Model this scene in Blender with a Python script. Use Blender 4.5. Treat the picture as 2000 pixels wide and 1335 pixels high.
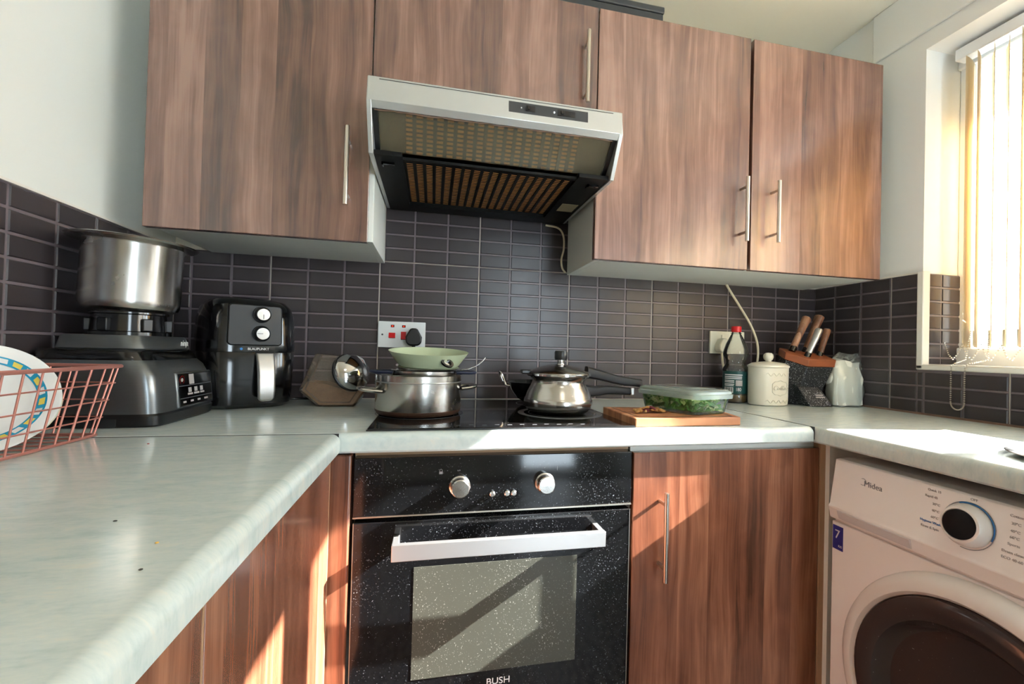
import bpy, bmesh, math, random
from mathutils import Vector, Matrix
random.seed(7)
for o in list(bpy.data.objects): bpy.data.objects.remove(o)
S = bpy.context.scene
COL = S.collection
# ------------------------------------------------------------------ camera
cam = bpy.data.cameras.new('camera'); co = bpy.data.objects.new('camera', cam); COL.objects.link(co)
cam.sensor_width = 36.0; cam.lens = 15.736; cam.clip_start = 0.02
cam.shift_x = -0.01898; cam.shift_y = 0.00263
Rv = Vector((0.97603349, -0.21609464, 0.02572416)); Uv = Vector((-0.02766225, -0.00594841, 0.99959963)); Fv = Vector((0.2158551, 0.9763543, 0.01178352))
co.matrix_world = Matrix(((Rv.x, Uv.x, -Fv.x, -0.10384), (Rv.y, Uv.y, -Fv.y, -1.52497), (Rv.z, Uv.z, -Fv.z, 1.07037), (0, 0, 0, 1)))
S.camera = co
# ------------------------------------------------------------------ light
S.view_settings.view_transform = 'Standard'; S.view_settings.look = 'None'; S.view_settings.gamma = 1
S.view_settings.use_curve_mapping = False
S.view_settings.exposure = 0.35
wd = bpy.data.worlds.new('sky'); S.world = wd; wd.use_nodes = True
wb = wd.node_tree.nodes['Background']; wb.inputs[0].default_value = (0.76, 0.90, 1.0, 1); wb.inputs[1].default_value = 14.0
sl = bpy.data.lights.new('sun', 'SUN'); so = bpy.data.objects.new('sun', sl); COL.objects.link(so)
sl.energy = 60.0; sl.angle = math.radians(0.53); sl.color = (1.0, 0.96, 0.92)
so.rotation_euler = Vector((-1, 0.14, -0.61)).to_track_quat('-Z', 'Y').to_euler(); so.location = (4, -1, 3)

# ------------------------------------------------------------------ helpers
def lin(c):
    return tuple(((v / 255) / 12.92 if v / 255 <= 0.04045 else ((v / 255 + 0.055) / 1.055) ** 2.4) for v in c) + (1.0,)
MATS = {}
def newmat(name):
    m = bpy.data.materials.new(name); m.use_nodes = True; MATS[name] = m
    nt = m.node_tree; return m, nt, nt.nodes['Principled BSDF']
def mat(name, col, rough=0.5, metal=0.0, spec=0.5, coat=0.0, var=0.0, vscale=8.0, rvar=0.0, emit=0.0, trans=0.0, bump=0.0, bscale=200.0, stretch=(1, 1, 1)):
    m, nt, b = newmat(name)
    b.inputs['Base Color'].default_value = lin(col); b.inputs['Roughness'].default_value = rough
    b.inputs['Metallic'].default_value = metal; b.inputs['Specular IOR Level'].default_value = spec
    b.inputs['Coat Weight'].default_value = coat; b.inputs['Coat Roughness'].default_value = 0.08
    if emit: b.inputs['Emission Color'].default_value = lin(col); b.inputs['Emission Strength'].default_value = emit
    if var or rvar or bump:
        tc = nt.nodes.new('ShaderNodeTexCoord'); mp = nt.nodes.new('ShaderNodeMapping'); mp.inputs['Scale'].default_value = stretch
        nt.links.new(tc.outputs['Object'], mp.inputs[0])
    if var or rvar:
        n = nt.nodes.new('ShaderNodeTexNoise'); n.inputs['Scale'].default_value = vscale; n.inputs['Detail'].default_value = 5; nt.links.new(mp.outputs[0], n.inputs['Vector'])
        if var:
            mx = nt.nodes.new('ShaderNodeMix'); mx.data_type = 'RGBA'
            c = lin(col); mx.inputs['A'].default_value = tuple(v * (1 - var) for v in c[:3]) + (1,); mx.inputs['B'].default_value = tuple(min(1, v * (1 + var)) for v in c[:3]) + (1,)
            nt.links.new(n.outputs['Fac'], mx.inputs['Factor']); nt.links.new(mx.outputs['Result'], b.inputs['Base Color'])
        if rvar:
            mr = nt.nodes.new('ShaderNodeMapRange'); mr.inputs['From Min'].default_value = .3; mr.inputs['From Max'].default_value = .7
            mr.inputs['To Min'].default_value = max(0, rough - rvar); mr.inputs['To Max'].default_value = rough + rvar
            nt.links.new(n.outputs['Fac'], mr.inputs['Value']); nt.links.new(mr.outputs[0], b.inputs['Roughness'])
    if bump:
        n2 = nt.nodes.new('ShaderNodeTexNoise'); n2.inputs['Scale'].default_value = bscale; n2.inputs['Detail'].default_value = 3; nt.links.new(mp.outputs[0], n2.inputs['Vector'])
        bp = nt.nodes.new('ShaderNodeBump'); bp.inputs['Strength'].default_value = bump; bp.inputs['Distance'].default_value = 0.002
        nt.links.new(n2.outputs['Fac'], bp.inputs['Height']); nt.links.new(bp.outputs[0], b.inputs['Normal'])
    return m
def math_n(nt, op, a, b=None, c=None):
    n = nt.nodes.new('ShaderNodeMath'); n.operation = op
    for i, v in enumerate((a, b, c)):
        if v is None: continue
        if isinstance(v, (int, float)): n.inputs[i].default_value = v
        else: nt.links.new(v, n.inputs[i])
    return n.outputs[0]
def ramp(nt, fac, stops):
    r = nt.nodes.new('ShaderNodeValToRGB'); e = r.color_ramp.elements
    while len(e) > 1: e.remove(e[-1])
    e[0].position = stops[0][0]; e[0].color = stops[0][1]
    for p, c in stops[1:]:
        x = e.new(p); x.color = c
    nt.links.new(fac, r.inputs[0]); return r.outputs[0]
def noise(nt, vec, scale, detail=3, dist=0.0, rough=0.5):
    n = nt.nodes.new('ShaderNodeTexNoise'); n.inputs['Scale'].default_value = scale; n.inputs['Detail'].default_value = detail
    n.inputs['Distortion'].default_value = dist; n.inputs['Roughness'].default_value = rough
    if vec is not None: nt.links.new(vec, n.inputs['Vector'])
    return n.outputs['Fac']
def comb(nt, x, y, z):
    c = nt.nodes.new('ShaderNodeCombineXYZ')
    for i, v in enumerate((x, y, z)):
        if isinstance(v, (int, float)): c.inputs[i].default_value = v
        else: nt.links.new(v, c.inputs[i])
    return c.outputs[0]
def mixc(nt, fac, a, b, mode='MIX'):
    m = nt.nodes.new('ShaderNodeMix'); m.data_type = 'RGBA'; m.blend_type = mode
    for k, v in (('Factor', fac), ('A', a), ('B', b)):
        if isinstance(v, (int, float)): m.inputs[k].default_value = v
        elif isinstance(v, tuple): m.inputs[k].default_value = v
        else: nt.links.new(v, m.inputs[k])
    return m.outputs['Result']
def wood(name, dark, mid, light, rough=0.3, plank=13.0, coat=0.0, horiz=False, spec=0.5):
    m, nt, b = newmat(name)
    tc = nt.nodes.new('ShaderNodeTexCoord'); oi = nt.nodes.new('ShaderNodeObjectInfo'); sp = nt.nodes.new('ShaderNodeSeparateXYZ')
    nt.links.new(tc.outputs['Object'], sp.inputs[0])
    if horiz: u = sp.outputs[1]; w = sp.outputs[0]
    else: u = math_n(nt, 'ADD', sp.outputs[0], sp.outputs[1]); w = sp.outputs[2]
    u = math_n(nt, 'ADD', u, math_n(nt, 'MULTIPLY', oi.outputs['Random'], 7.0))
    wob = noise(nt, comb(nt, math_n(nt, 'MULTIPLY', u, 6.0), 0.0, math_n(nt, 'MULTIPLY', w, 2.5)), 1.0, 2)
    uw = math_n(nt, 'ADD', u, math_n(nt, 'MULTIPLY', math_n(nt, 'SUBTRACT', wob, 0.5), 0.045))
    pl = math_n(nt, 'FLOOR', math_n(nt, 'MULTIPLY', u, plank))
    wn = nt.nodes.new('ShaderNodeTexWhiteNoise'); wn.noise_dimensions = '1D'; nt.links.new(pl, wn.inputs['W'])
    fine = noise(nt, comb(nt, math_n(nt, 'MULTIPLY', uw, 170.0), pl, math_n(nt, 'MULTIPLY', w, 4.0)), 1.0, 5, 0.2, 0.65)
    midn = noise(nt, comb(nt, math_n(nt, 'MULTIPLY', uw, 26.0), pl, math_n(nt, 'MULTIPLY', w, 1.6)), 1.0, 4, 0.8)
    blot = noise(nt, comb(nt, math_n(nt, 'MULTIPLY', u, 14.0), pl, math_n(nt, 'MULTIPLY', w, 7.0)), 1.0, 4, 1.2)
    f = math_n(nt, 'MULTIPLY', fine, 0.30)
    f = math_n(nt, 'ADD', f, math_n(nt, 'MULTIPLY', midn, 0.60))
    f = math_n(nt, 'ADD', f, math_n(nt, 'MULTIPLY', blot, 0.16))
    f = math_n(nt, 'ADD', f, math_n(nt, 'MULTIPLY', math_n(nt, 'SUBTRACT', wn.outputs[0], 0.5), 0.2))
    c = ramp(nt, f, [(0.36, lin(dark)), (0.52, lin(mid)), (0.70, lin(light))])
    nt.links.new(c, b.inputs['Base Color']); b.inputs['Roughness'].default_value = rough; b.inputs['Coat Weight'].default_value = coat
    b.inputs['Coat Roughness'].default_value = 0.17; b.inputs['Specular IOR Level'].default_value = spec
    return m
def clear(name, tint=(255, 255, 255), alpha=0.12, gloss=0.5, rough=0.05, haze=(230, 235, 235), ior=1.45):
    """thin clear sheet: mostly transparent, a little milky, fresnel gloss"""
    m = bpy.data.materials.new(name); m.use_nodes = True; MATS[name] = m; nt = m.node_tree
    for n in list(nt.nodes): nt.nodes.remove(n)
    o = nt.nodes.new('ShaderNodeOutputMaterial'); t = nt.nodes.new('ShaderNodeBsdfTransparent'); d = nt.nodes.new('ShaderNodeBsdfDiffuse'); g = nt.nodes.new('ShaderNodeBsdfGlossy')
    t.inputs[0].default_value = lin(tint); d.inputs[0].default_value = lin(haze); g.inputs['Roughness'].default_value = rough
    m1 = nt.nodes.new('ShaderNodeMixShader'); m1.inputs[0].default_value = alpha; nt.links.new(t.outputs[0], m1.inputs[1]); nt.links.new(d.outputs[0], m1.inputs[2])
    fr = nt.nodes.new('ShaderNodeFresnel'); fr.inputs[0].default_value = ior
    m2 = nt.nodes.new('ShaderNodeMixShader'); nt.links.new(math_n(nt, 'MULTIPLY', fr.outputs[0], gloss * 2), m2.inputs[0])
    nt.links.new(m1.outputs[0], m2.inputs[1]); nt.links.new(g.outputs[0], m2.inputs[2]); nt.links.new(m2.outputs[0], o.inputs[0])
    return m

class MB:
    def __init__(s): s.v = []; s.f = []
    def add(s, vs, fs):
        n = len(s.v); s.v += [tuple(v) for v in vs]; s.f += [tuple(i + n for i in f) for f in fs]; return s
    def box(s, x0, x1, y0, y1, z0, z1):
        return s.add([(x, y, z) for z in (z0, z1) for y in (y0, y1) for x in (x0, x1)],
                     [(0, 2, 3, 1), (4, 5, 7, 6), (0, 1, 5, 4), (2, 6, 7, 3), (0, 4, 6, 2), (1, 3, 7, 5)])
    def frustum(s, axis, base, top, a0, a1, b0, b1, ins):
        """raised pad: rectangle a,b on plane base rising to plane top, inset by ins"""
        def P(a, b, c):
            return {'y': (a, c, b), 'x': (c, a, b), 'z': (a, b, c)}[axis]
        vs = [P(a0, b0, base), P(a1, b0, base), P(a1, b1, base), P(a0, b1, base),
              P(a0 + ins, b0 + ins, top), P(a1 - ins, b0 + ins, top), P(a1 - ins, b1 - ins, top), P(a0 + ins, b1 - ins, top)]
        return s.add(vs, [(4, 5, 6, 7), (0, 1, 5, 4), (1, 2, 6, 5), (2, 3, 7, 6), (3, 0, 4, 7)])
    def prism(s, axis, poly, c0, c1):
        def P(a, b, c): return {'y': (a, c, b), 'x': (c, a, b), 'z': (a, b, c)}[axis]
        n = len(poly)
        vs = [P(a, b, c0) for a, b in poly] + [P(a, b, c1) for a, b in poly]
        return s.add(vs, [tuple(range(n))[::-1], tuple(range(n, 2 * n))] + [(i, (i + 1) % n, n + (i + 1) % n, n + i) for i in range(n)])
    def lathe(s, prof, c=(0, 0, 0), seg=40, sx=1.0, sy=1.0, cap=False):
        vs = []; fs = []; n = len(prof)
        for i in range(seg):
            a = 2 * math.pi * i / seg
            for r, z in prof: vs.append((c[0] + r * math.cos(a) * sx, c[1] + r * math.sin(a) * sy, c[2] + z))
        for i in range(seg):
            j = (i + 1) % seg
            for k in range(n - 1): fs.append((i * n + k, j * n + k, j * n + k + 1, i * n + k + 1))
        if cap:
            fs.append(tuple(i * n for i in range(seg))[::-1]); fs.append(tuple(i * n + n - 1 for i in range(seg)))
        return s.add(vs, fs)
    def loft(s, secs, seg=40, cap=True):
        """sections (z, cx, cy, a, b, n) of superellipses"""
        vs = []; fs = []
        for z, cx, cy, a, b, n in secs:
            for i in range(seg):
                t = 2 * math.pi * i / seg; ct, st = math.cos(t), math.sin(t)
                vs.append((cx + a * math.copysign(abs(ct) ** (2 / n), ct), cy + b * math.copysign(abs(st) ** (2 / n), st), z))
        for k in range(len(secs) - 1):
            for i in range(seg):
                j = (i + 1) % seg; fs.append((k * seg + i, k * seg + j, (k + 1) * seg + j, (k + 1) * seg + i))
        if cap:
            fs.append(tuple(range(seg))[::-1]); m = (len(secs) - 1) * seg; fs.append(tuple(range(m, m + seg)))
        return s.add(vs, fs)
    def rloft(s, secs, k=6):
        """sections (z, half a, half b, corner radius) of rounded rectangles"""
        vs = []; fs = []; n = 4 * (k + 1)
        for z, a, b, r in secs:
            for q, (sx, sy) in enumerate(((1, 1), (-1, 1), (-1, -1), (1, -1))):
                for i in range(k + 1):
                    t = math.pi / 2 * (q + i / k); vs.append((sx * (a - r) + r * math.cos(t), sy * (b - r) + r * math.sin(t), z))
        for j in range(len(secs) - 1):
            for i in range(n): fs.append((j * n + i, j * n + (i + 1) % n, (j + 1) * n + (i + 1) % n, (j + 1) * n + i))
        return s.add(vs, fs), n, len(secs)
    def rbox(s, secs, lo=True, hi=True):
        base = len(s.v); _, n, m = s.rloft(secs)
        if lo: s.f.append(tuple(range(base, base + n))[::-1])
        if hi: s.f.append(tuple(range(base + (m - 1) * n, base + m * n)))
        return s
    def tube(s, pts, r, seg=8, closed=False, flat=1.0):
        pts = [Vector(p) for p in pts]; n = len(pts); rs = r if isinstance(r, (list, tuple)) else [r] * n
        T = []
        for i in range(n):
            a = pts[(i - 1) % n] if (closed or i > 0) else pts[i]; b = pts[(i + 1) % n] if (closed or i < n - 1) else pts[i]
            T.append((b - a).normalized())
        up = Vector((0, 0, 1)) if abs(T[0].z) < .9 else Vector((0, 1, 0))
        N = (up - T[0] * up.dot(T[0])).normalized(); vs = []; fs = []
        for i in range(n):
            N = (N - T[i] * N.dot(T[i])).normalized(); B = T[i].cross(N)
            for k in range(seg):
                a = 2 * math.pi * (k + .5) / seg; vs.append(pts[i] + (N * math.cos(a) * flat + B * math.sin(a)) * rs[i])
        for i in range(n if closed else n - 1):
            j = (i + 1) % n
            for k in range(seg): fs.append((i * seg + k, i * seg + (k + 1) % seg, j * seg + (k + 1) % seg, j * seg + k))
        if not closed: fs.append(tuple(range(seg))[::-1]); fs.append(tuple(range((n - 1) * seg, n * seg)))
        return s.add(vs, fs)
    def sphere(s, c, r, seg=12, rings=8, sc=(1, 1, 1)):
        prof = [(max(1e-5, r * math.sin(math.pi * k / rings)), -r * math.cos(math.pi * k / rings)) for k in range(rings + 1)]
        t = MB().lathe(prof, (0, 0, 0), seg)
        return s.add([(c[0] + v[0] * sc[0], c[1] + v[1] * sc[1], c[2] + v[2] * sc[2]) for v in t.v], t.f)
    def xf(s, M):
        s.v = [tuple(M @ Vector(v)) for v in s.v]; return s
ORI = {}
def obj(name, mb, m, parent=None, bevel=0.0, smooth=35, local=False, seg=2, sub=0):
    off = ORI.get(parent.name, (0, 0, 0)) if parent is not None else (0, 0, 0)
    me = bpy.data.meshes.new(name)
    vs = mb.v if local else [(v[0] - off[0], v[1] - off[1], v[2] - off[2]) for v in mb.v]
    me.from_pydata(vs, [], mb.f)
    bm = bmesh.new(); bm.from_mesh(me); bmesh.ops.remove_doubles(bm, verts=bm.verts, dist=1e-6); bmesh.ops.recalc_face_normals(bm, faces=bm.faces); bm.to_mesh(me); bm.free()
    if smooth:
        me.shade_smooth(); me.set_sharp_from_angle(angle=math.radians(smooth))
    me.materials.append(MATS[m] if isinstance(m, str) else m)
    o = bpy.data.objects.new(name, me); COL.objects.link(o)
    if parent is not None: o.parent = parent
    ORI[o.name] = off
    if bevel:
        b = o.modifiers.new('bevel', 'BEVEL'); b.width = bevel; b.segments = seg; b.limit_method = 'ANGLE'; b.angle_limit = math.radians(40)
    if sub:
        q = o.modifiers.new('sub', 'SUBSURF'); q.levels = sub; q.render_levels = sub
    return o
def tag(o, label, cat, group=None, kind=None):
    o['label'] = label; o['category'] = cat
    if group: o['group'] = group
    if kind: o['kind'] = kind
    return o
def thing(name, label, cat, loc=(0, 0, 0), rz=0.0, group=None):
    o = bpy.data.objects.new(name, None); o.empty_display_size = .05; COL.objects.link(o); o.location = loc; o.rotation_euler = (0, 0, rz); ORI[o.name] = tuple(loc)
    return tag(o, label, cat, group)
def struct(name, mb, m, label=None, **k):
    o = obj(name, mb, m, **k); o['kind'] = 'structure'
    if label: o['label'] = label
    return o
def text(name, s, m, parent, loc, size, rot=(math.pi / 2, 0, 0), ext=0.0003, align='CENTER', local=False, sx=1.0, shear=0.0):
    c = bpy.data.curves.new(name, 'FONT'); c.body = s; c.size = size; c.extrude = ext; c.align_x = align; c.align_y = 'CENTER'; c.shear = shear
    c.materials.append(MATS[m]); o = bpy.data.objects.new(name, c); COL.objects.link(o)
    bpy.context.view_layer.update(); me = bpy.data.meshes.new_from_object(o.evaluated_get(bpy.context.evaluated_depsgraph_get())); me.name = name
    bpy.data.objects.remove(o); bpy.data.curves.remove(c); o = bpy.data.objects.new(name, me); COL.objects.link(o)
    if not me.materials: me.materials.append(MATS[m])
    off = (0, 0, 0) if local else ORI.get(parent.name, (0, 0, 0)); o.parent = parent; o.location = [loc[i] - off[i] for i in range(3)]; o.rotation_euler = rot; o.scale = (sx, 1, 1)
    return o

# ------------------------------------------------------------------ materials
wood('walnut', (80, 56, 50), (122, 86, 73), (158, 119, 102), rough=0.24, coat=1.0, spec=0.8)
wood('walnut_base', (80, 46, 32), (126, 76, 54), (164, 110, 82), rough=0.26, coat=0.5)
wood('board_wood', (150, 92, 58), (190, 128, 88), (216, 160, 118), rough=0.5, plank=22, horiz=True)
wood('handle_wood', (84, 52, 34), (140, 96, 70), (182, 142, 112), rough=0.4, plank=70)
mat('paint', (226, 228, 222), 0.36, var=0.03, vscale=3)
mat('paint_cream', (226, 222, 206), 0.6, var=0.02)
mat('paint_white', (232, 233, 230), 0.55)
mat('ceiling_paint', (230, 224, 208), 0.7)
mat('melamine', (228, 230, 222), 0.4, var=0.05, vscale=6)
mat('grout', (214, 208, 192), 0.8, var=0.08, vscale=30)
mat('tile_groove', (112, 101, 105), 0.34, var=0.12, vscale=14)
mat('tile_cell', (60, 54, 56), 0.3, var=0.14, vscale=12, rvar=0.05)
mat('trim_white', (226, 222, 212), 0.35)
mat('upvc', (240, 242, 242), 0.3)
mat('chrome', (205, 205, 205), 0.10, 1.0)
mat('steel', (190, 187, 182), 0.22, 1.0, rvar=0.07, vscale=14)
mat('steel_brushed', (176, 174, 170), 0.32, 1.0, var=0.12, vscale=60, stretch=(1, 1, 14))
mat('nickel', (206, 198, 186), 0.28, 1.0)
mat('alu', (206, 206, 206), 0.35, 0.9)
mat('hood_silver', (198, 200, 198), 0.36, 0.7, var=0.08, vscale=12)
mat('black_plastic', (17, 17, 19), 0.35, var=0.2, vscale=40)
mat('black_gloss', (13, 13, 15), 0.14, coat=0.3, rvar=0.06, vscale=20)
mat('dark_grey', (52, 54, 56), 0.45)
mat('charcoal', (48, 52, 56), 0.3, 0.35, var=0.15, vscale=30)
mat('gunmetal', (118, 122, 124), 0.3, 0.85, var=0.1, vscale=40, stretch=(1, 1, 12))
mat('white_print', (225, 225, 225), 0.5)
mat('grey_print', (120, 122, 126), 0.5)
mat('pale_print', (176, 170, 168), 0.5)
mat('blue_print', (40, 120, 190), 0.5)
mat('red_plastic', (206, 20, 26), 0.28)
mat('neon_red', (255, 60, 20), 0.3, emit=1.2)
mat('neon_case', (110, 16, 10), 0.25)
mat('socket_white', (222, 226, 226), 0.3)
mat('socket_cream', (226, 222, 200), 0.35)
mat('cable_cream', (226, 216, 186), 0.45)
mat('washer_white', (240, 234, 230), 0.28)
mat('washer_ring', (226, 220, 214), 0.25)
mat('washer_drawer', (212, 208, 208), 0.3)
mat('sticker_blue', (40, 42, 128), 0.4)
mat('green_pan', (178, 190, 158), 0.35, var=0.04)
mat('copper_wire', (214, 146, 134), 0.32, 0.6)
mat('porcelain', (226, 228, 228), 0.18)
mat('porcelain_cream', (216, 218, 200), 0.22)
mat('plate_blue', (30, 150, 190), 0.25)
mat('plate_yellow', (224, 206, 90), 0.3)
mat('canister', (220, 216, 200), 0.3, var=0.03)
mat('bottle_red', (214, 28, 34), 0.35)
mat('label_green', (22, 74, 72), 0.4)
mat('cola', (110, 84, 40), 0.2)
mat('powder', (238, 238, 226), 0.6, var=0.05)
mat('brown_sugar', (150, 116, 84), 0.75, var=0.35, vscale=90, bump=0.5, bscale=300)
mat('leaf', (96, 158, 62), 0.5, var=0.6, vscale=50)
mat('leaf_pale', (186, 214, 132), 0.5, var=0.3, vscale=50)
mat('scrap', (168, 122, 66), 0.55, var=0.5, vscale=70)
mat('scrap_red', (110, 32, 42), 0.5, var=0.4, vscale=60)
mat('collar_wood', (150, 84, 52), 0.4, var=0.25, vscale=14, stretch=(1, 1, 6))
mat('filter_pad', (255, 158, 92), 0.7, var=0.5, vscale=30)
mat('burnt', (70, 48, 36), 0.4, 0.4, var=0.5, vscale=60)
mat('limescale', (96, 98, 100), 0.5, var=0.5, vscale=40)
mat('hood_black', (10, 10, 10), 0.5, spec=0.2)
mat('sticker_tan', (150, 140, 108), 0.6)
mat('crumb_red', (150, 30, 34), 0.6); mat('crumb_yellow', (222, 176, 80), 0.6); mat('crumb_dark', (60, 58, 52), 0.6)
mat('silicone_brown', (120, 92, 76), 0.6, var=0.3, vscale=40)
mat('seam_black', (30, 30, 32), 0.5)
mat('door_seal', (186, 150, 116), 0.5)
mat('sash_dark', (60, 58, 56), 0.5)
mat('fill_glow', (255, 246, 232), 0.5, emit=5.0)
clear('pane', alpha=0.02, gloss=0.5)
clear('visor_glass', (236, 234, 226), alpha=0.2, gloss=0.35, rough=0.2, haze=(170, 160, 130))
clear('jar_glass', (244, 240, 236), alpha=0.10, gloss=0.6, rough=0.06, haze=(200, 184, 166))
clear('box_plastic', (252, 254, 253), alpha=0.05, gloss=0.5, rough=0.15, haze=(214, 232, 226))
clear('lid_plastic', (246, 252, 250), alpha=0.34, gloss=0.6, rough=0.14, haze=(226, 242, 236))
clear('pet', (250, 252, 251), alpha=0.06, gloss=0.7, rough=0.05, haze=(210, 216, 214))
clear('bag_film', (248, 250, 249), alpha=0.12, gloss=0.7, rough=0.12, haze=(226, 230, 224))

# worktop laminate
m, nt, b = newmat('worktop')
tc = nt.nodes.new('ShaderNodeTexCoord')
mp = nt.nodes.new('ShaderNodeMapping'); mp.inputs['Scale'].default_value = (1.0, 3.0, 1.0); mp.inputs['Rotation'].default_value = (0, 0, 0.35); nt.links.new(tc.outputs['Object'], mp.inputs[0])
n1 = noise(nt, mp.outputs[0], 20, 6, 0.5, .6); n2 = noise(nt, mp.outputs[0], 110, 4, 0.2, .6)
f = math_n(nt, 'ADD', math_n(nt, 'MULTIPLY', n1, .65), math_n(nt, 'MULTIPLY', n2, .35))
c = ramp(nt, f, [(.34, lin((182, 196, 194))), (.47, lin((194, 205, 202))), (.58, lin((202, 210, 205))), (.7, lin((212, 211, 200)))])
nt.links.new(c, b.inputs['Base Color']); b.inputs['Roughness'].default_value = 0.17
# hob and oven glass with dust and splashes
def dusty(name, col, rough, dust, dens, scale=320.0, film=0.05):
    m, nt, b = newmat(name); tc = nt.nodes.new('ShaderNodeTexCoord')
    a = noise(nt, tc.outputs['Object'], scale, 3, 0.0, .6); bigs = noise(nt, tc.outputs['Object'], 9, 3)
    mr = nt.nodes.new('ShaderNodeMapRange'); nt.links.new(math_n(nt, 'ADD', a, math_n(nt, 'MULTIPLY', math_n(nt, 'SUBTRACT', bigs, .5), .18)), mr.inputs['Value'])
    mr.inputs['From Min'].default_value = dens; mr.inputs['From Max'].default_value = dens + .05; mr.inputs['To Max'].default_value = 0.85; mr.inputs['To Min'].default_value = film
    nt.links.new(mixc(nt, mr.outputs[0], lin(col), lin(dust)), b.inputs['Base Color'])
    mr2 = nt.nodes.new('ShaderNodeMapRange'); nt.links.new(mr.outputs[0], mr2.inputs['Value']); mr2.inputs['To Min'].default_value = rough; mr2.inputs['To Max'].default_value = .7
    nt.links.new(mr2.outputs[0], b.inputs['Roughness'])
    return m
dusty('oven_glass', (7, 7, 9), 0.07, (150, 158, 164), 0.67, 420.0, 0.010)
dusty('oven_window', (62, 64, 56), 0.14, (160, 164, 154), 0.64, 330.0, 0.06)
dusty('hob_glass', (9, 9, 10), 0.06, (150, 140, 134), 0.70, 260.0, 0.01)
dusty('washer_glass', (52, 43, 43), 0.10, (190, 184, 180), 0.72, 260.0, 0.02)
dusty('granite_black', (22, 24, 28), 0.45, (214, 216, 218), 0.60, 330.0, 0.0)
# blind fabric: light passes through it
m = bpy.data.materials.new('blind_fabric'); m.use_nodes = True; MATS['blind_fabric'] = m; nt = m.node_tree
b = nt.nodes['Principled BSDF']; b.inputs['Base Color'].default_value = lin((238, 230, 208)); b.inputs['Roughness'].default_value = .8
tr = nt.nodes.new('ShaderNodeBsdfTranslucent'); tr.inputs[0].default_value = lin((242, 224, 188)); mx = nt.nodes.new('ShaderNodeMixShader'); mx.inputs[0].default_value = .62
nt.links.new(b.outputs[0], mx.inputs[1]); nt.links.new(tr.outputs[0], mx.inputs[2]); nt.links.new(mx.outputs[0], nt.nodes['Material Output'].inputs[0])
# floor vinyl printed with circles and petals
m, nt, b = newmat('floor_print'); tc = nt.nodes.new('ShaderNodeTexCoord'); sp = nt.nodes.new('ShaderNodeSeparateXYZ'); nt.links.new(tc.outputs['Object'], sp.inputs[0])
def cell(v): return math_n(nt, 'SUBTRACT', math_n(nt, 'FRACT', math_n(nt, 'MULTIPLY', v, 5.0)), .5)
fx, fy = cell(sp.outputs[0]), cell(sp.outputs[1])
r = math_n(nt, 'SQRT', math_n(nt, 'ADD', math_n(nt, 'MULTIPLY', fx, fx), math_n(nt, 'MULTIPLY', fy, fy))); th = math_n(nt, 'ARCTAN2', fy, fx)
rings = math_n(nt, 'SINE', math_n(nt, 'MULTIPLY', r, 46.0)); pet = math_n(nt, 'SINE', math_n(nt, 'ADD', math_n(nt, 'MULTIPLY', th, 8.0), math_n(nt, 'MULTIPLY', r, 10.0)))
v = math_n(nt, 'GREATER_THAN', math_n(nt, 'ADD', math_n(nt, 'MULTIPLY', rings, .7), math_n(nt, 'MULTIPLY', pet, .6)), .1)
nt.links.new(mixc(nt, v, lin((70, 64, 60)), lin((176, 166, 154))), b.inputs['Base Color']); b.inputs['Roughness'].default_value = .4

# ------------------------------------------------------------------ room
XL, XR, YB, YF, ZC = -0.857, 1.407, 0.0, -3.4, 2.285
CT = 0.9               # worktop height
TH = 0.4457            # tile height
TW = 0.32
Z2 = CT + TH
struct('floor', MB().box(XL - .1, XR + .2, YF - .1, .1, -.05, 0), 'floor_print', 'dark printed floor with circles and petals')
struct('ceiling', MB().box(XL - .1, XR + .2, YF - .1, .1, ZC, ZC + .08), 'ceiling_paint', 'cream painted ceiling')
wall_back = struct('wall_back', MB().box(XL - .1, XR + .2, 0, .1, 0, ZC), 'paint_cream', 'back wall with dark tiles and white grout')
wall_left = struct('wall_left', MB().box(XL - .1, XL, YF, 0, 0, ZC), 'paint', 'left wall painted off white above dark tiles')
WY0, WY1, WZ0, WZ1 = -0.41, -2.15, 1.052, 2.06
XO = XR + 0.2
w = MB().box(XR, XO, WY0, .0, 0, ZC).box(XR, XO, YF, WY1, 0, ZC).box(XR, XO, WY1, WY0, 0, WZ0).box(XR, XO, WY1, WY0, WZ1, ZC)
wall_right = struct('wall_right', w, 'paint_white', 'right wall with the deep window recess')
DA, DB = .62, 1.20
w = MB().box(XL - .1, DA, YF - .1, YF, 0, ZC).box(DB, XO, YF - .1, YF, 0, ZC).box(DA, DB, YF - .1, YF, 2.1, ZC)
struct('wall_front', w, 'paint_white', 'rear wall behind the viewpoint with an opening added for fill light')
d2 = struct('fill_door_1', MB().box(DA, DA + .06, YF - .08, YF - .02, 0, 2.1).box(DB - .06, DB, YF - .08, YF - .02, 0, 2.1).box(DA + .06, DB - .06, YF - .08, YF - .02, 2.04, 2.1).box(DA + .06, DB - .06, YF - .08, YF - .02, 0, .06), 'upvc', 'unseen white glazed door added in the rear wall for fill light')  # opening and glazed door added out of view to let in fill light
obj('pane', MB().box(DA + .06, DB - .06, YF - .055, YF - .05, .06, 2.04), 'pane', d2)
# boxed-in lintel high on the right wall
struct('trim_1', MB().box(XR - .008, XR, YF, -.235, 2.115, ZC), 'paint_white', 'shallow plaster box along the top of the right wall', bevel=.004)
# roof eave outside the window
struct('trim_2', MB().box(XO, 1.93, -2.6, .2, 2.055, 2.2), 'upvc', 'white roof eave outside the window')

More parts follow.
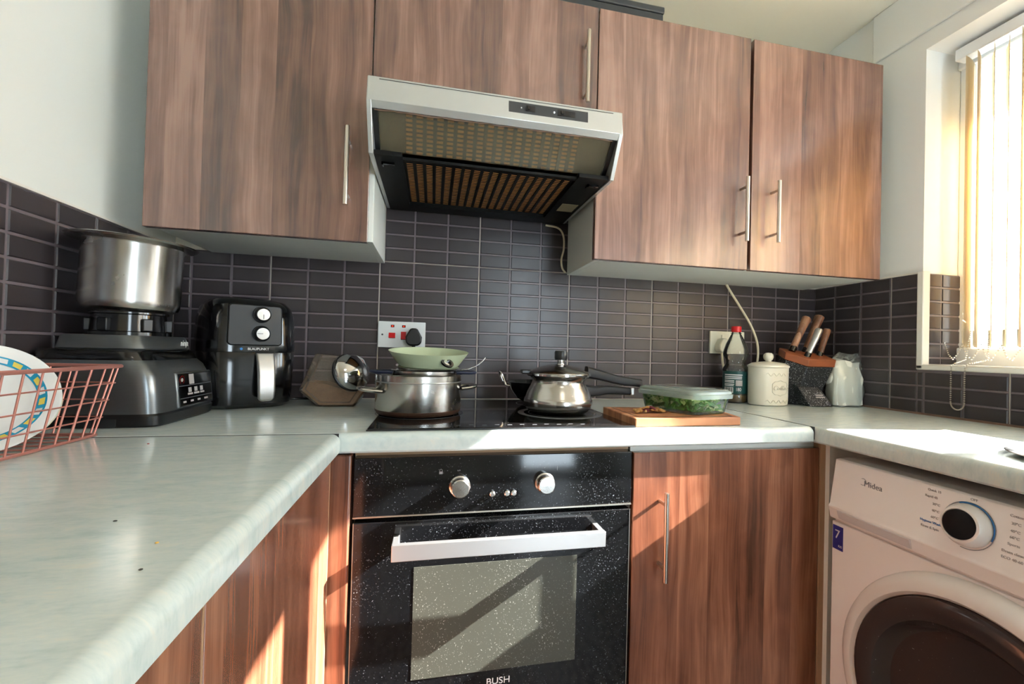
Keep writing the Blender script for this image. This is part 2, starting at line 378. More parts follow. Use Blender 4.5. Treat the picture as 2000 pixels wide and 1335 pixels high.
def tiled(wall, axis, face, sgn, spans, zspans, region, xform=None):
    """embossed tiles: a panel per tile carrying its own raised cells. spans: (start, dir) tiles along the wall; region(a0,a1,z0,z1)->list of rects"""
    for (a0, a1, z0, z1, fa0, fz0) in spans:
        rects = region(a0, a1, z0, z1)
        if not rects: continue
        mb = MB()
        for (p0, p1, q0, q1) in rects:
            if axis == 'y': mb.box(p0, p1, min(face, face + sgn * .006), max(face, face + sgn * .006), q0, q1)
            else: mb.box(min(face, face + sgn * .006), max(face, face + sgn * .006), p0, p1, q0, q1)
        t = obj('tile', mb, 'tile_groove', wall, smooth=0)
        cw, ch = TW / 3, TH / 10
        for i in range(3):
            for j in range(10):
                c0, c1 = fa0 + i * cw + .0028, fa0 + (i + 1) * cw - .0028
                e0, e1 = fz0 + j * ch + .0026, fz0 + (j + 1) * ch - .0026
                for (p0, p1, q0, q1) in rects:
                    u0, u1, w0, w1 = max(c0, p0 + .0015), min(c1, p1 - .0015), max(e0, q0 + .0015), min(e1, q1 - .0015)
                    if u1 - u0 < .008 or w1 - w0 < .008: continue
                    key = (axis, sgn, round(u1 - u0, 4), round(w1 - w0, 4))
                    if key not in CELLS:
                        c = obj('tile_cell', MB().frustum(axis, 0, sgn * .0022, 0, u1 - u0, 0, w1 - w0, .0018), 'tile_cell', None, smooth=0)
                        CELLS[key] = c.data; c.parent = t
                    else:
                        c = bpy.data.objects.new('tile_cell', CELLS[key]); COL.objects.link(c); c.parent = t
                    c.location = (u0, face + sgn * .006, w0) if axis == 'y' else (face + sgn * .006, u0, w0)
CELLS = {}
G = .0015
def grid(start, n, z0, rows=1):
    return [(start + k * TW, start + (k + 1) * TW, z0 + r * TH, z0 + (r + 1) * TH, start + k * TW, z0 + r * TH) for k in range(n) for r in range(rows)]
def clipper(lo, hi, zlo, zhi, cuts=None):
    def f(a0, a1, z0, z1):
        b0, b1, c0, c1 = max(a0 + G, lo), min(a1 - G, hi), max(z0 + G, zlo), min(z1 - G, zhi)
        if b1 - b0 < .01 or c1 - c0 < .01: return []
        return [(b0, b1, c0, c1)]
    return f
X0 = -0.5962
GP = .004   # grout bed thickness
obj('grout_bed', MB().box(XL, XR, -GP, 0, CT - .02, Z2 + .002).box(-.262, .36, -GP, 0, Z2, 1.54), 'grout', wall_back, smooth=0)
tiled(wall_back, 'y', 0, -1, grid(X0 - TW, 7 + 1, CT), None, clipper(XL + .004, XR - .004, CT, Z2))
tiled(wall_back, 'y', 0, -1, grid(X0 + TW, 2, Z2), None, clipper(-.262, .36, Z2, 1.54))
obj('grout_bed', MB().box(XL, XL + GP, -1.75, 0, CT - .02, Z2 + .002), 'grout', wall_left, smooth=0)
tiled(wall_left, 'x', XL, 1, grid(-.332 - 4 * TW, 6, CT), None, clipper(-1.7, -.008, CT, Z2))
obj('grout_bed', MB().box(XR - GP, XR, WY0 + .004, 0, CT - .02, Z2 + .002).box(XR - GP, XR, -1.75, WY0 + .004, CT - .02, WZ0 - .004), 'grout', wall_right, smooth=0)
def reg_r(a0, a1, z0, z1):
    out = []
    for lo, hi, zl, zh in ((WY0 + .008, -.008, CT, Z2), (-1.7, WY0 + .008, CT, WZ0 - .008)):
        b0, b1, c0, c1 = max(a0 + G, lo), min(a1 - G, hi), max(z0 + G, zl), min(z1, zh)
        if b1 - b0 > .01 and c1 - c0 > .01: out.append((b0, b1, c0, c1))
    return out
tiled(wall_right, 'x', XR, -1, grid(-.315 - 4 * TW, 6, CT), None, reg_r)
# tiles lining the window jamb
tiled(wall_right, 'y', WY0, -1, [(XR + .012, XR + .152, CT, Z2, XR - .04, CT)], None, clipper(XR + .012, XR + .152, WZ0 + .006, Z2))
# plastic tile trims round the recess
struct('trim_3', MB().box(XR - .014, XR + .014, WY0 - .012, WY0 + .008, WZ0 - .01, Z2 + .004), 'trim_white', 'white tile trim on the window jamb edge', bevel=.003)
struct('trim_4', MB().box(XR - .014, XR + .012, WY1, WY0 + .008, WZ0 - .012, WZ0 + .004), 'trim_white', 'white tile trim on the window sill edge', bevel=.003)
struct('trim_5', MB().box(XL, XL + .012, -1.7, -.004, Z2 - .001, Z2 + .004), 'trim_white', 'thin cream bead along the top of the left tiles')
struct('trim_6', MB().box(XR - .010, XR, WY0 + .008, -.004, Z2 - .001, Z2 + .004), 'trim_white', 'thin white bead along the top of the right tiles')
# window
win = struct('window_1', MB().box(XO - .06, XO - .01, WY0 - .045, WY0, WZ0, WZ1).box(XO - .07, XO - .01, WY1, WY1 + .06, WZ0, WZ1).box(XO - .07, XO - .01, WY1, WY0, WZ0, WZ0 + .06).box(XO - .07, XO - .01, WY1, WY0, WZ1 - .05, WZ1), 'upvc', 'white framed window in the deep recess', bevel=.004)
obj('mullion', MB().box(XO - .07, XO - .01, -1.42, -1.36, WZ0 + .06, WZ1 - .05), 'upvc', win)
obj('pane', MB().box(XO - .042, XO - .038, -1.36, WY0 - .045, WZ0 + .06, WZ1 - .05), 'pane', win); obj('pane', MB().box(XO - .042, XO - .038, WY1 + .06, -1.42, WZ0 + .06, WZ1 - .05), 'pane', win)
obj('sill', MB().box(XR + .012, XO - .07, WY1, WY0 - .008, WZ0, WZ0 + .006), 'trim_white', win)
# vertical blind
XBL = 1.50
vb = thing('vertical_blind', 'beige vertical fabric blind hanging in the bright window recess', 'blind', (XBL, -1.28, WZ0))
obj('headrail', MB().box(XBL - .02, XBL + .02, WY1 + .02, WY0 - .03, 2.012, 2.048), 'upvc', vb, bevel=.003)
ys = [(-.470, .35, 0)] + [(-.492 - .0345 * k, .62 if k % 3 else .5, .0) for k in range(7)]
ys += [(-1.02, 1.35, 0), (-1.07, 1.35, 0)] + [(-1.30 - .06 * k, -.87, 0) for k in range(14)]
ZB = 1.112
for k, (yy, an, _) in enumerate(ys):
    c, s_ = math.cos(an), math.sin(an); hw = .0445
    pts = []
    for t in (-1, -.5, 0, .5, 1):
        pts.append((XBL + c * hw * t + s_ * .004 * (1 - t * t), yy + s_ * hw * t - c * .004 * (1 - t * t)))
    vs = [(p[0], p[1], z) for z in (ZB, 2.0) for p in pts]
    sl_ = obj('slat', MB().add(vs, [(i, i + 1, i + 6, i + 5) for i in range(4)]), 'blind_fabric', vb)
    sl_.modifiers.new('thick', 'SOLIDIFY').thickness = .0006
    if k < 12: obj('bottom_weight', MB().add([(XBL + c * hw * .8 * t, yy + s_ * hw * .8 * t, z) for z in (ZB + .004, ZB + .05) for t in (-1, 1)], [(0, 1, 3, 2)]), 'socket_cream', sl_).modifiers.new('thick', 'SOLIDIFY').thickness = .003
# linking chain and pull chain of small balls
def beads(mb, pts, r=.0022, step=.006):
    pts = [Vector(p) for p in pts]; acc = 0.0; last = pts[0]; mb.sphere(last, r, 6, 4)
    for a, b_ in zip(pts, pts[1:]):
        L = (b_ - a).length; n = max(1, int(L / step))
        for i in range(1, n + 1): mb.sphere(a.lerp(b_, i / n), r, 6, 4)
    return mb
ch = MB(); loop = []
for k in range(25):
    t = k / 24; a = math.pi * t
    loop.append((XR - .016, -.521 + .0165 * math.cos(math.pi - a), .945 - .018 * math.sin(a)))
path = [(XBL - .03, -.50, 1.16), (XBL - .05, -.50, 1.075), (XR - .002, -.503, 1.063), (XR - .016, -.5025, 1.055), (XR - .016, -.504, 1.0)] + loop[::-1][::-1] + [(XR - .016, -.539, 1.0), (XR - .016, -.540, 1.055), (XR - .002, -.54, 1.063), (XBL - .05, -.555, 1.075), (XBL - .03, -.545, 1.16)]
path = [(XBL - .03, -.50, 1.16), (XBL - .05, -.50, 1.075), (XR - .002, -.503, 1.063), (XR - .017, -.5035, 1.055)] + [(XR - .017, -.521 + .0175 * math.cos(math.pi * k / 16), .95 - .022 * math.sin(math.pi * k / 16)) for k in range(17)] + [(XR - .017, -.5385, 1.055), (XR - .002, -.54, 1.063), (XBL - .05, -.555, 1.075), (XBL - .03, -.545, 1.16)]
o = obj('pull_chain', beads(ch, path), 'nickel', vb); o['kind'] = 'stuff'; o['label'] = 'silver ball chain hanging in a loop below the sill'
o = obj('link_chain', beads(MB(), [(XBL - .045, -.44 - .012 * k, 1.125 - .05 * abs(math.sin(k * .8))) for k in range(26)]), 'nickel', vb); o['kind'] = 'stuff'

# ------------------------------------------------------------------ fill lamp added on the ceiling, unseen behind the viewpoint
cl = thing('fill_lamp', 'unseen round flush ceiling lamp added for fill light', 'lamp', (.25, -2.0, ZC - .06))
obj('rim', MB().lathe([(.19, 0), (.2, .005), (.2, .06), (.0001, .06)], (.25, -2.0, ZC - .06), 48), 'upvc', cl)
obj('diffuser', MB().lathe([(.0001, -.02), (.1, -.016), (.185, .002), (.188, .02)], (.25, -2.0, ZC - .06), 48), 'fill_glow', cl)

# ------------------------------------------------------------------ worktops
YW = -0.607
def edge_profile(d0, d1, zt=CT, zb=CT - .038):
    """profile in depth/z with a rolled front edge; d0 = wall side, d1 = front; sign-aware"""
    s = 1 if d1 > d0 else -1; r = .016
    p = [(d0, zb), (d0, zt)]
    for k in range(9):
        a = math.pi / 2 * k / 8; p.append((d1 - s * r + s * r * math.sin(a), zt - r + r * math.cos(a)))
    p += [(d1, zb + .004), (d1 - s * .004, zb)]
    return p
t = tag(obj('worktop', MB().prism('x', edge_profile(-.001, YW), -.852, .8095), 'worktop'), 'pale grey green laminate worktop along the back wall holding the hob', 'worktop', 'laminate worktops')
t = tag(obj('worktop', MB().prism('y', edge_profile(XL + .008, -.271), -2.2, YW - .0015), 'worktop'), 'pale grey green laminate worktop along the left wall under the wire basket', 'worktop', 'laminate worktops')
t = tag(obj('worktop', MB().prism('y', edge_profile(XR - .008, .8125), -2.2, -.009), 'worktop'), 'pale grey laminate worktop over the washing machine below the window', 'worktop', 'laminate worktops')
for nm, bx, lb in (('joint_strip', MB().box(XL + .01, -.274, YW - .0014, YW + .0004, CT - .03, CT + .0006), 'thin dark joint line between the left and back worktops'),
                   ('joint_strip', MB().box(.8098, .8122, YW, -.01, CT - .03, CT + .0006), 'thin dark joint line between the back and right worktops')):
    tag(obj(nm, bx, 'seam_black'), lb, 'joint strip')
struct('trim_7', MB().box(XR - .012, XR - .006, -1.7, -.01, CT, CT + .006), 'silicone_brown', 'brown sealant line where the right worktop meets the tiles')

# ------------------------------------------------------------------ cabinets
def bar_handle(parent, x, y, z0, z1, axis='y', off=-.034, r=.0055, inset=.028):
    """vertical bar handle with two posts; axis is the door normal axis"""
    def P(d, z): return (x, y + d, z) if axis == 'y' else (x + d, y, z)
    h = obj('handle', MB().tube([P(off, z0), P(off, z1)], r, 12), 'nickel', parent); h['label'] = 'brushed nickel bar handle'
    if parent.parent is not None:
        for z in (z0 + inset, z1 - inset): obj('handle_post', MB().tube([P(0, z), P(off, z)], r * .75, 10), 'nickel', parent)
    return h
YD = -.325; ZB0, ZT0 = 1.3335, 2.051
def wall_cab(x0, x1, z0, z1, label, doors, carc=None):
    t = thing('wall_cabinet', label, 'cabinet', ((x0 + x1) / 2, -.15, z0), 0, 'walnut wall cabinets')
    c0, c1 = carc or (x0, x1); zc = z0 + .005
    obj('side_panel', MB().box(c0, c0 + .016, YD + .02, -.0075, zc, z1), 'melamine', t, bevel=.001); obj('side_panel', MB().box(c1 - .016, c1, YD + .02, -.0075, zc, z1), 'melamine', t, bevel=.001)
    obj('bottom_panel', MB().box(c0 + .016, c1 - .016, YD + .02, -.0075, zc, zc + .016), 'melamine', t); obj('top_panel', MB().box(c0 + .016, c1 - .016, YD + .02, -.0075, z1 - .016, z1), 'melamine', t)
    obj('back_panel', MB().box(c0 + .016, c1 - .016, -.012, -.0085, zc + .016, z1 - .016), 'melamine', t)
    for (d0, d1, hx, h0, h1) in doors:
        d = obj('door', MB().box(d0, d1, YD, YD + .018, z0, z1), 'walnut', t, bevel=.0012)
        bar_handle(d, hx, YD, h0, h1)
    return t
wall_cab(-.7656, -.2735, ZB0, ZT0, 'tall walnut wall cabinet in the left corner above the air fryer', [(-.7656, -.2735, -.322, 1.415, 1.608)], (-.757, -.262))
wall_cab(-.2705, .334, 1.70, ZT0, 'short walnut wall cabinet above the extractor hood', [(-.2705, .334, .295, 1.757, 1.957)], (-.2615, .353))
wall_cab(.337, 1.341, ZB0, ZT0, 'walnut double door wall cabinet beside the window wall', [(.337, .8343, .806, 1.413, 1.606), (.8449, 1.341, .916, 1.417, 1.606)], (.3535, 1.341))
sb = thing('storage_box', 'long dark grey box lying on top of the wall cabinets', 'box', (.30, -.20, ZT0 + .001))
obj('tray', MB().box(-.05, .548, -.30, -.06, ZT0 + .001, ZT0 + .04), 'dark_grey', sb, bevel=.003); obj('lid', MB().box(-.053, .551, -.303, -.057, ZT0 + .041, ZT0 + .060), 'dark_grey', sb, bevel=.003)

YFR = -.589      # front plane of the back run
def base_unit(name, label, group=None): return None
bc = thing('base_cabinet', 'walnut base cabinet with one tall door between oven and washing machine', 'cabinet', (.6, -.3, 0), 0, 'base cabinets')
obj('carcass', MB().box(.346, .362, YFR + .02, -.01, .1, .855).box(.83, .846, YFR + .02, -.01, .1, .855).box(.362, .83, YFR + .02, -.01, .1, .116).box(.362, .83, YFR + .02, YFR + .036, .82, .855).box(.362, .83, -.02, -.01, .116, .855), 'melamine', bc)
d = obj('door', MB().box(.3465, .8455, YFR, YFR + .018, .12, .845), 'walnut_base', bc, bevel=.0015); bar_handle(d, .411, YFR, .566, .762)
obj('plinth', MB().box(.33, .86, YFR + .05, YFR + .066, .0, .1), 'walnut_base', bc)
struct('trim_9', MB().box(.8475, .862, YFR - .002, YFR + .02, .0, .858), 'door_seal', 'narrow beige edge strip beside the base cabinet door')
struct('trim_10', MB().box(.862, 1.25, YFR - .014, YFR + .002, .0, .858), 'melamine', 'white blanking panel in the corner beside the washing machine')
cp = tag(obj('corner_post', MB().box(-.3, -.2525, YFR - .002, YFR + .05, .1, .856), 'walnut_base', bevel=.004), 'walnut corner post between the oven and the left base cabinet', 'post')
def left_unit(y0, y1, label):
    t = thing('base_cabinet', label, 'cabinet', (-.57, (y0 + y1) / 2, 0), 0, 'base cabinets')
    obj('carcass', MB().box(XL + .01, -.31, y0 + .001, y0 + .017, .1, .856).box(XL + .01, -.31, y1 - .017, y1 - .001, .1, .856).box(XL + .01, -.31, y0 + .017, y1 - .017, .1, .116).box(XL + .01, XL + .02, y0 + .017, y1 - .017, .116, .856), 'melamine', t)
    d = obj('door', MB().box(-.308, -.289, y0 + .0025, y1 - .0025, .12, .850), 'walnut_base', t, bevel=.0015)
    obj('edge_band', MB().box(-.3085, -.2885, y1 - .0025, y1 - .001, .12, .850), 'door_seal', d)
    obj('plinth', MB().box(-.36, -.345, y0, y1, 0, .1), 'walnut_base', t)
left_unit(-1.085, -.6, 'walnut base cabinet on the left run nearest the oven'); left_unit(-1.6, -1.087, 'walnut base cabinet on the left run nearest the viewer')
rp = tag(obj('end_panel', MB().box(.83, XR - .01, -1.29, -1.272, 0, .8615), 'melamine'), 'white end panel beyond the washing machine', 'panel')

# ------------------------------------------------------------------ oven
ov = thing('oven', 'black glass built in oven splashed with dust below the hob', 'oven', (.045, -.3, .26))
OX0, OX1 = -.2478, .3415
obj('housing', MB().box(OX0 + .02, OX1 - .02, YFR + .03, -.06, .27, .845), 'black_plastic', ov)
obj('housing_rail', MB().box(OX0 - .002, OX1 + .002, YFR + .026, YFR + .05, .848, .861), 'door_seal', ov)
pn = obj('control_panel', MB().box(OX0, OX1, YFR, YFR + .03, .732, .848), 'oven_glass', ov, bevel=.0015)
obj('panel_edge', MB().box(OX0, OX1, YFR - .0008, YFR + .003, .7295, .7325), 'nickel', pn)
for kx in (-.041, .139):
    M_ = Matrix.Translation((kx, YFR, .787)) @ Matrix.Rotation(math.pi / 2, 4, 'X')
    k = obj('knob', MB().lathe([(.0215, 0), (.0215, .006), (.019, .008), (.0185, .024), (.0165, .026), (.0001, .0262)], (0, 0, 0), 40).xf(M_), 'steel', pn); k['label'] = 'polished metal oven knob'
for bx_ in (.027, .058, .072):
    obj('button', MB().lathe([(.006, 0), (.006, .006), (.004, .008), (.0001, .008)], (0, 0, 0), 20).xf(Matrix.Translation((bx_, YFR, .768)) @ Matrix.Rotation(math.pi / 2, 4, 'X')), 'steel', pn)
lk = MB().box(-.083, -.076, YFR - .0006, YFR, .812, .817).tube([(-.082, YFR - .0004, .817), (-.082, YFR - .0004, .8205), (-.0795, YFR - .0004, .822), (-.077, YFR - .0004, .8205), (-.077, YFR - .0004, .817)], .0005, 6)
obj('lock_symbol', lk, 'grey_print', pn)
obj('marks', MB().box(.167, .1678, YFR - .0004, YFR, .812, .821).sphere((.139, YFR, .818), .0012, 8, 6).sphere((-.045, YFR, .818), .0012, 8, 6).sphere((-.0415, YFR, .8185), .001, 8, 6), 'grey_print', pn)
dr = obj('door', MB().box(OX0 + .001, OX1 - .002, YFR, YFR + .03, .27, .72), 'oven_glass', ov, bevel=.0015)
obj('door_edge', MB().box(OX0 + .001, OX0 + .0025, YFR - .0006, YFR + .0302, .27, .72).box(OX1 - .0035, OX1 - .002, YFR - .0006, YFR + .0302, .27, .72), 'nickel', dr)
obj('window', MB().box(-.128, .217, YFR - .0008, YFR + .001, .40, .626), 'oven_window', dr)
hd = obj('handle', MB().box(-.169, .262, YFR - .052, YFR - .040, .6625, .694), 'alu', dr, bevel=.001)
hd['label'] = 'flat brushed aluminium bar handle'
for a, b_ in ((-.169, -.157), (.25, .262)): obj('handle_bracket', MB().box(a, b_, YFR - .040, YFR, .664, .693), 'alu', hd, bevel=.001)
text('brand_name', 'BUSH', 'white_print', dr, (.050, YFR - .0006, .376), .019, sx=1.1)

# ------------------------------------------------------------------ hob
hb = thing('hob', 'black ceramic glass hob set into the back worktop', 'hob', (.062, -.34, CT))
HX0, HX1, HY0, HY1, HZ = -.226, .350, -.582, -.075, CT + .005
obj('glass', MB().box(HX0, HX1, HY0, HY1, CT + .0005, HZ), 'hob_glass', hb, bevel=.0012)
obj('frame', MB().box(HX0 - .002, HX1 + .002, HY0 - .002, HY0, CT + .0002, CT + .003).box(HX0 - .002, HX0, HY0, HY1, CT + .0002, CT + .003).box(HX1, HX1 + .002, HY0, HY1, CT + .0002, CT + .003), 'black_plastic', hb)
for (cx_, cy_, rr) in ((.235, -.375, .085), (-.13, -.36, .105), (.23, -.17, .075), (-.11, -.16, .075)):
    obj('cooking_zone', MB().lathe([(rr, 0), (rr, .0003), (rr + .0025, .0003), (rr + .0025, 0)], (cx_, cy_, HZ), 56), 'dark_grey', hb)
obj('boil_ring', MB().lathe([(.096, 0), (.098, .0003), (.110, .0003), (.112, 0)], (.232, -.376, HZ + .0002), 56), 'limescale', hb)
mk = MB()
for k in range(11): mk.box(-.05 + k * .028, -.04 + k * .028, -.556 + .004 * (k % 2), -.553 + .004 * (k % 2), HZ, HZ + .0002)
obj('touch_marks', mk, 'grey_print', hb)

# ------------------------------------------------------------------ extractor hood
hx0, hx1 = -.258, .337
hc = (hx0 + hx1) / 2
eh = thing('extractor_hood', 'greasy silver extractor hood with black filter grille above the hob', 'extractor hood', (hc, -.25, 1.508))
prof_side = [(-.02, 1.515), (-.455, 1.508), (-.508, 1.602), (-.500, 1.657), (-.335, 1.694), (-.02, 1.694)]
for a, b_ in ((hx0, hx0 + .010), (hx1 - .010, hx1)): obj('side_cheek', MB().prism('x', prof_side, a, b_), 'hood_silver', eh, bevel=.001)
obj('fascia', MB().prism('x', [(-.508, 1.602), (-.503, 1.658), (-.497, 1.660), (-.49, 1.65), (-.49, 1.602)], hx0 + .0005, hx1 - .0005), 'hood_silver', eh, bevel=.002)
obj('fascia_groove', MB().box(hx0 + .025, hx1 - .025, -.5065, -.5, 1.6155, 1.6168).box(hx0 + .025, hx1 - .025, -.5042, -.5, 1.6520, 1.6532), 'dark_grey', eh)
obj('lower_lip', MB().prism('x', [(-.508, 1.602), (-.498, 1.591), (-.488, 1.593), (-.488, 1.602)], hx0 + .010, hx1 - .010), 'hood_silver', eh)
obj('grease_line', MB().tube([(hx0 + .015 + k * .0112, -.4935 + random.uniform(-.001, .001), 1.5905 + random.uniform(-.0012, .001)) for k in range(51)], [random.uniform(.0008, .0026) for k in range(51)], 6), 'silicone_brown', eh)
obj('top_cover', MB().prism('x', [(-.497, 1.656), (-.335, 1.694), (-.02, 1.694), (-.02, 1.69), (-.335, 1.690), (-.497, 1.652)], hx0 + .01, hx1 - .01), 'hood_silver', eh)
cpn = obj('switch_panel', MB().prism('x', [(-.5065, 1.6195), (-.5043, 1.6465), (-.5025, 1.6465), (-.5045, 1.6195)], .053, .247), 'dark_grey', eh, bevel=.0006)
for a, b_, sx_ in ((.094, .116, .100), (.171, .214, .182)):
    obj('slider_slot', MB().prism('x', [(-.5070, 1.627), (-.5058, 1.641), (-.504, 1.641), (-.505, 1.627)], a, b_), 'black_plastic', cpn)
    obj('slider', MB().prism('x', [(-.5110, 1.630), (-.5098, 1.638), (-.505, 1.638), (-.5055, 1.630)], sx_ - .0025, sx_ + .0025), 'black_gloss', cpn)
obj('switch_marks', MB().sphere((.083, -.5057, 1.633), .0018, 8, 6).sphere((.162, -.5057, 1.633), .0028, 8, 6), 'white_print', cpn)
# black inner tray
obj('inner_frame', MB().box(hx0 + .010, -.185, -.445, -.02, 1.512, 1.522).box(.248, hx1 - .010, -.445, -.02, 1.512, 1.522).box(-.185, .248, -.085, -.02, 1.512, 1.522).box(-.185, .248, -.425, -.412, 1.514, 1.524), 'hood_black', eh)
obj('front_bar', MB().box(hx0 + .010, hx1 - .010, -.425, -.410, 1.518, 1.530), 'black_gloss', eh, bevel=.002)
obj('filter_pad', MB().box(-.187, .25, -.425, -.08, 1.5237, 1.528), 'filter_pad', eh)
NCOL = 18; x_a, x_b = -.183, .246; cwid = (x_b - x_a) / NCOL
for k in range(NCOL + 1):
    xx = x_a + k * cwid; obj('grille_rib', MB().box(xx - .0042, xx + .0042, -.412, -.085, 1.5215, 1.5235), 'hood_black', eh, smooth=0)
gb = MB()
for k in range(30):
    yy = -.408 + k * .0112; gb.box(x_a, x_b, yy - .0027, yy + .0027, 1.5230, 1.5235)
g_ = obj('grille_bars', gb, 'hood_black', eh, smooth=0); g_['kind'] = 'stuff'
# sloping front part of the grille seen through the visor
def slope(t, off=0.0):   # t 0..1 from lower to upper edge
    a = Vector((0, -.405, 1.536)); b_ = Vector((0, -.462, 1.612)); n_ = Vector((0, .8, .6)); p = a.lerp(b_, t) + n_ * off; return p.y, p.z
def slab(x0, x1, t0, t1, o0, o1): return MB().prism('x', [slope(t0, o0), slope(t1, o0), slope(t1, o1), slope(t0, o1)], x0, x1)
obj('filter_pad_front', slab(-.187, .25, 0, 1, .0022, .006), 'filter_pad', eh)
for k in range(NCOL + 1):
    xx = x_a + k * cwid; obj('front_grille_rib', slab(xx - .0045, xx + .0045, 0, 1, -.002, .002), 'hood_black', eh, smooth=0)
gb = MB()
for k in range(10):
    tt = slab(x_a, x_b, k / 9.5 - .022, k / 9.5 + .022, .001, .002); gb.add(tt.v, tt.f)
g_ = obj('front_grille_bars', gb, 'hood_black', eh, smooth=0); g_['kind'] = 'stuff'
obj('front_grille_frame', MB().add(slab(hx0 + .01, x_a - .004, 0, 1, -.002, .004).v, slab(0, 1, 0, 1, 0, 1).f).add(slab(x_b + .004, hx1 - .01, 0, 1, -.002, .004).v, slab(0, 1, 0, 1, 0, 1).f), 'hood_black', eh)
vz = obj('visor', MB().prism('x', [(-.494, 1.596), (-.418, 1.5285), (-.416, 1.5305), (-.492, 1.598)], hx0 + .022, hx1 - .022), 'visor_glass', eh)
vz['label'] = 'greasy hinged glass visor'
for a, b_ in ((hx0 + .011, hx0 + .022), (hx1 - .022, hx1 - .011)): obj('visor_rail', MB().prism('x', [(-.495, 1.592), (-.418, 1.524), (-.41, 1.530), (-.488, 1.598)], a, b_), 'black_plastic', eh)
obj('maker_label', MB().box(.266, .316, -.235, -.165, 1.5112, 1.512), 'sticker_tan', eh)
for a in (-.235, .285): obj('filter_clip', MB().box(a, a + .03, -.405, -.398, 1.507, 1.512).box(a, a + .004, -.405, -.385, 1.507, 1.512), 'black_gloss', eh)

# ------------------------------------------------------------------ washing machine
XF = .82
wm = thing('washing_machine', 'white front loading washing machine under the right worktop', 'washing machine', (1.1, -.945, 0))
WA, WB = -1.245, -.647
bd = obj('cabinet', MB().box(XF + .012, XR - .02, WA, WB, .01, .835), 'washer_white', wm, bevel=.006)
obj('front_plate', MB().prism('y', [(XF + .004, .02), (XF + .004, .690), (XF + .014, .690), (XF + .014, .02)], WA + .002, WB - .002), 'washer_white', wm, bevel=.002)
pnl = obj('control_panel', MB().prism('y', [(XF + .02, .694), (XF - .002, .698), (XF - .008, .725), (XF - .004, .732), (XF + .012, .833), (XF + .05, .836), (XF + .05, .694)], WA + .001, WB - .001), 'washer_white', wm, bevel=.002)
dw = obj('detergent_drawer', MB().prism('y', [(XF - .0105, .722), (XF - .004, .702), (XF + .002, .702), (XF + .002, .722)], -.833, -.672), 'washer_drawer', wm, bevel=.0015)
slp = math.atan2(.016, .101)
def on_panel(y, z, d=.0): # point on sloped panel face
    return (XF - .004 + (z - .732) / .101 * .016 - d, y, z)
TR_ = Matrix.Rotation(0, 4, 'X')
def ptext(nm, s, m_, y, z, size, al='CENTER', sx=1.0):
    p = on_panel(y, z, .0006)
    return text(nm, s, m_, pnl, p, size, rot=(math.pi / 2 - 0, 0, -math.pi / 2), ext=.0004, align=al, sx=sx)
ptext('brand_name', 'Midea', 'grey_print', -.745, .797, .017)
rg = MB().tube([(on_panel(-.7215 + .007 * math.cos(a), .800 + .007 * math.sin(a), .0006)) for a in [math.radians(60 + 12 * k) for k in range(21)]], .0005, 6)
obj('brand_ring', rg, 'grey_print', pnl)
dM = Matrix.Translation(on_panel(-.921, .782)) @ Matrix.Rotation(-(math.pi / 2 - slp), 4, 'Y')
dl = obj('dial', MB().lathe([(.0365, 0), (.0362, .010), (.030, .022), (.0265, .023), (.026, .0215), (.0001, .0215)], (0, 0, 0), 56).xf(dM), 'washer_ring', pnl)
obj('dial_face', MB().lathe([(.0255, .0217), (.0252, .0232), (.0001, .0232)], (0, 0, 0), 48).xf(dM), 'black_gloss', dl)
obj('dial_scale', MB().tube([tuple(dM @ Vector((.040 * math.cos(a), .040 * math.sin(a), .0012))) for a in [math.radians(60 - 10 * k) for k in range(26)]], .0006, 6), 'grey_print', pnl)
obj('dial_scale_blue', MB().tube([tuple(dM @ Vector((.0385 * math.cos(a), .0385 * math.sin(a), .0014))) for a in [math.radians(25 - 8 * k) for k in range(18)]], .0011, 6), 'blue_print', pnl)
for (s_, y_, z_, m_) in (('Quick 15', -.862, .824, 'pale_print'), ('Rapid 45', -.858, .812, 'pale_print'), ('20\u00b0C', -.868, .800, 'pale_print'), ('40\u00b0C', -.868, .788, 'pale_print'), ('60\u00b0C', -.868, .776, 'pale_print'), ('Hygiene Wash', -.862, .766, 'blue_print'), ('Rinse & Spin', -.862, .756, 'pale_print'),
                         ('OFF', -.925, .8275, 'pale_print'), ('Cotton', -.985, .820, 'pale_print'), ('20\u00b0C', -.985, .808, 'pale_print'), ('40\u00b0C', -.985, .796, 'pale_print'), ('60\u00b0C', -.985, .786, 'pale_print'), ('Sports', -.985, .775, 'pale_print'), ('Drum clean', -.985, .762, 'pale_print'), ('ECO 40-60', -.985, .752, 'pale_print')):
    ptext('programme_text', s_, m_, y_, z_, .0062)
stk = obj('energy_sticker', MB().box(XF + .0025, XF + .004, -.678, -.6525, .628, .682), 'sticker_blue', wm)
text('sticker_number', '7', 'white_print', stk, (XF + .0022, -.6645, .662), .028, rot=(math.pi / 2, 0, -math.pi / 2)); text('sticker_unit', 'KG', 'white_print', stk, (XF + .0022, -.672, .637), .007, rot=(math.pi / 2, 0, -math.pi / 2))
DC = (-.946, .435)
dm = Matrix.Translation((XF + .004, DC[0], DC[1])) @ Matrix.Rotation(-math.pi / 2, 4, 'Y')
rgd = obj('door_ring', MB().lathe([(.252, 0), (.251, .010), (.244, .024), (.232, .031), (.220, .031), (.214, .024), (.212, .0)], (0, 0, 0), 80).xf(dm), 'washer_ring', wm)
gl = obj('door_glass', MB().lathe([(.213, .022), (.210, .030), (.200, .034), (.180, .034), (.172, .031), (.160, .012), (.152, .006), (.0001, .004)], (0, 0, 0), 72).xf(dm), 'washer_glass', wm)

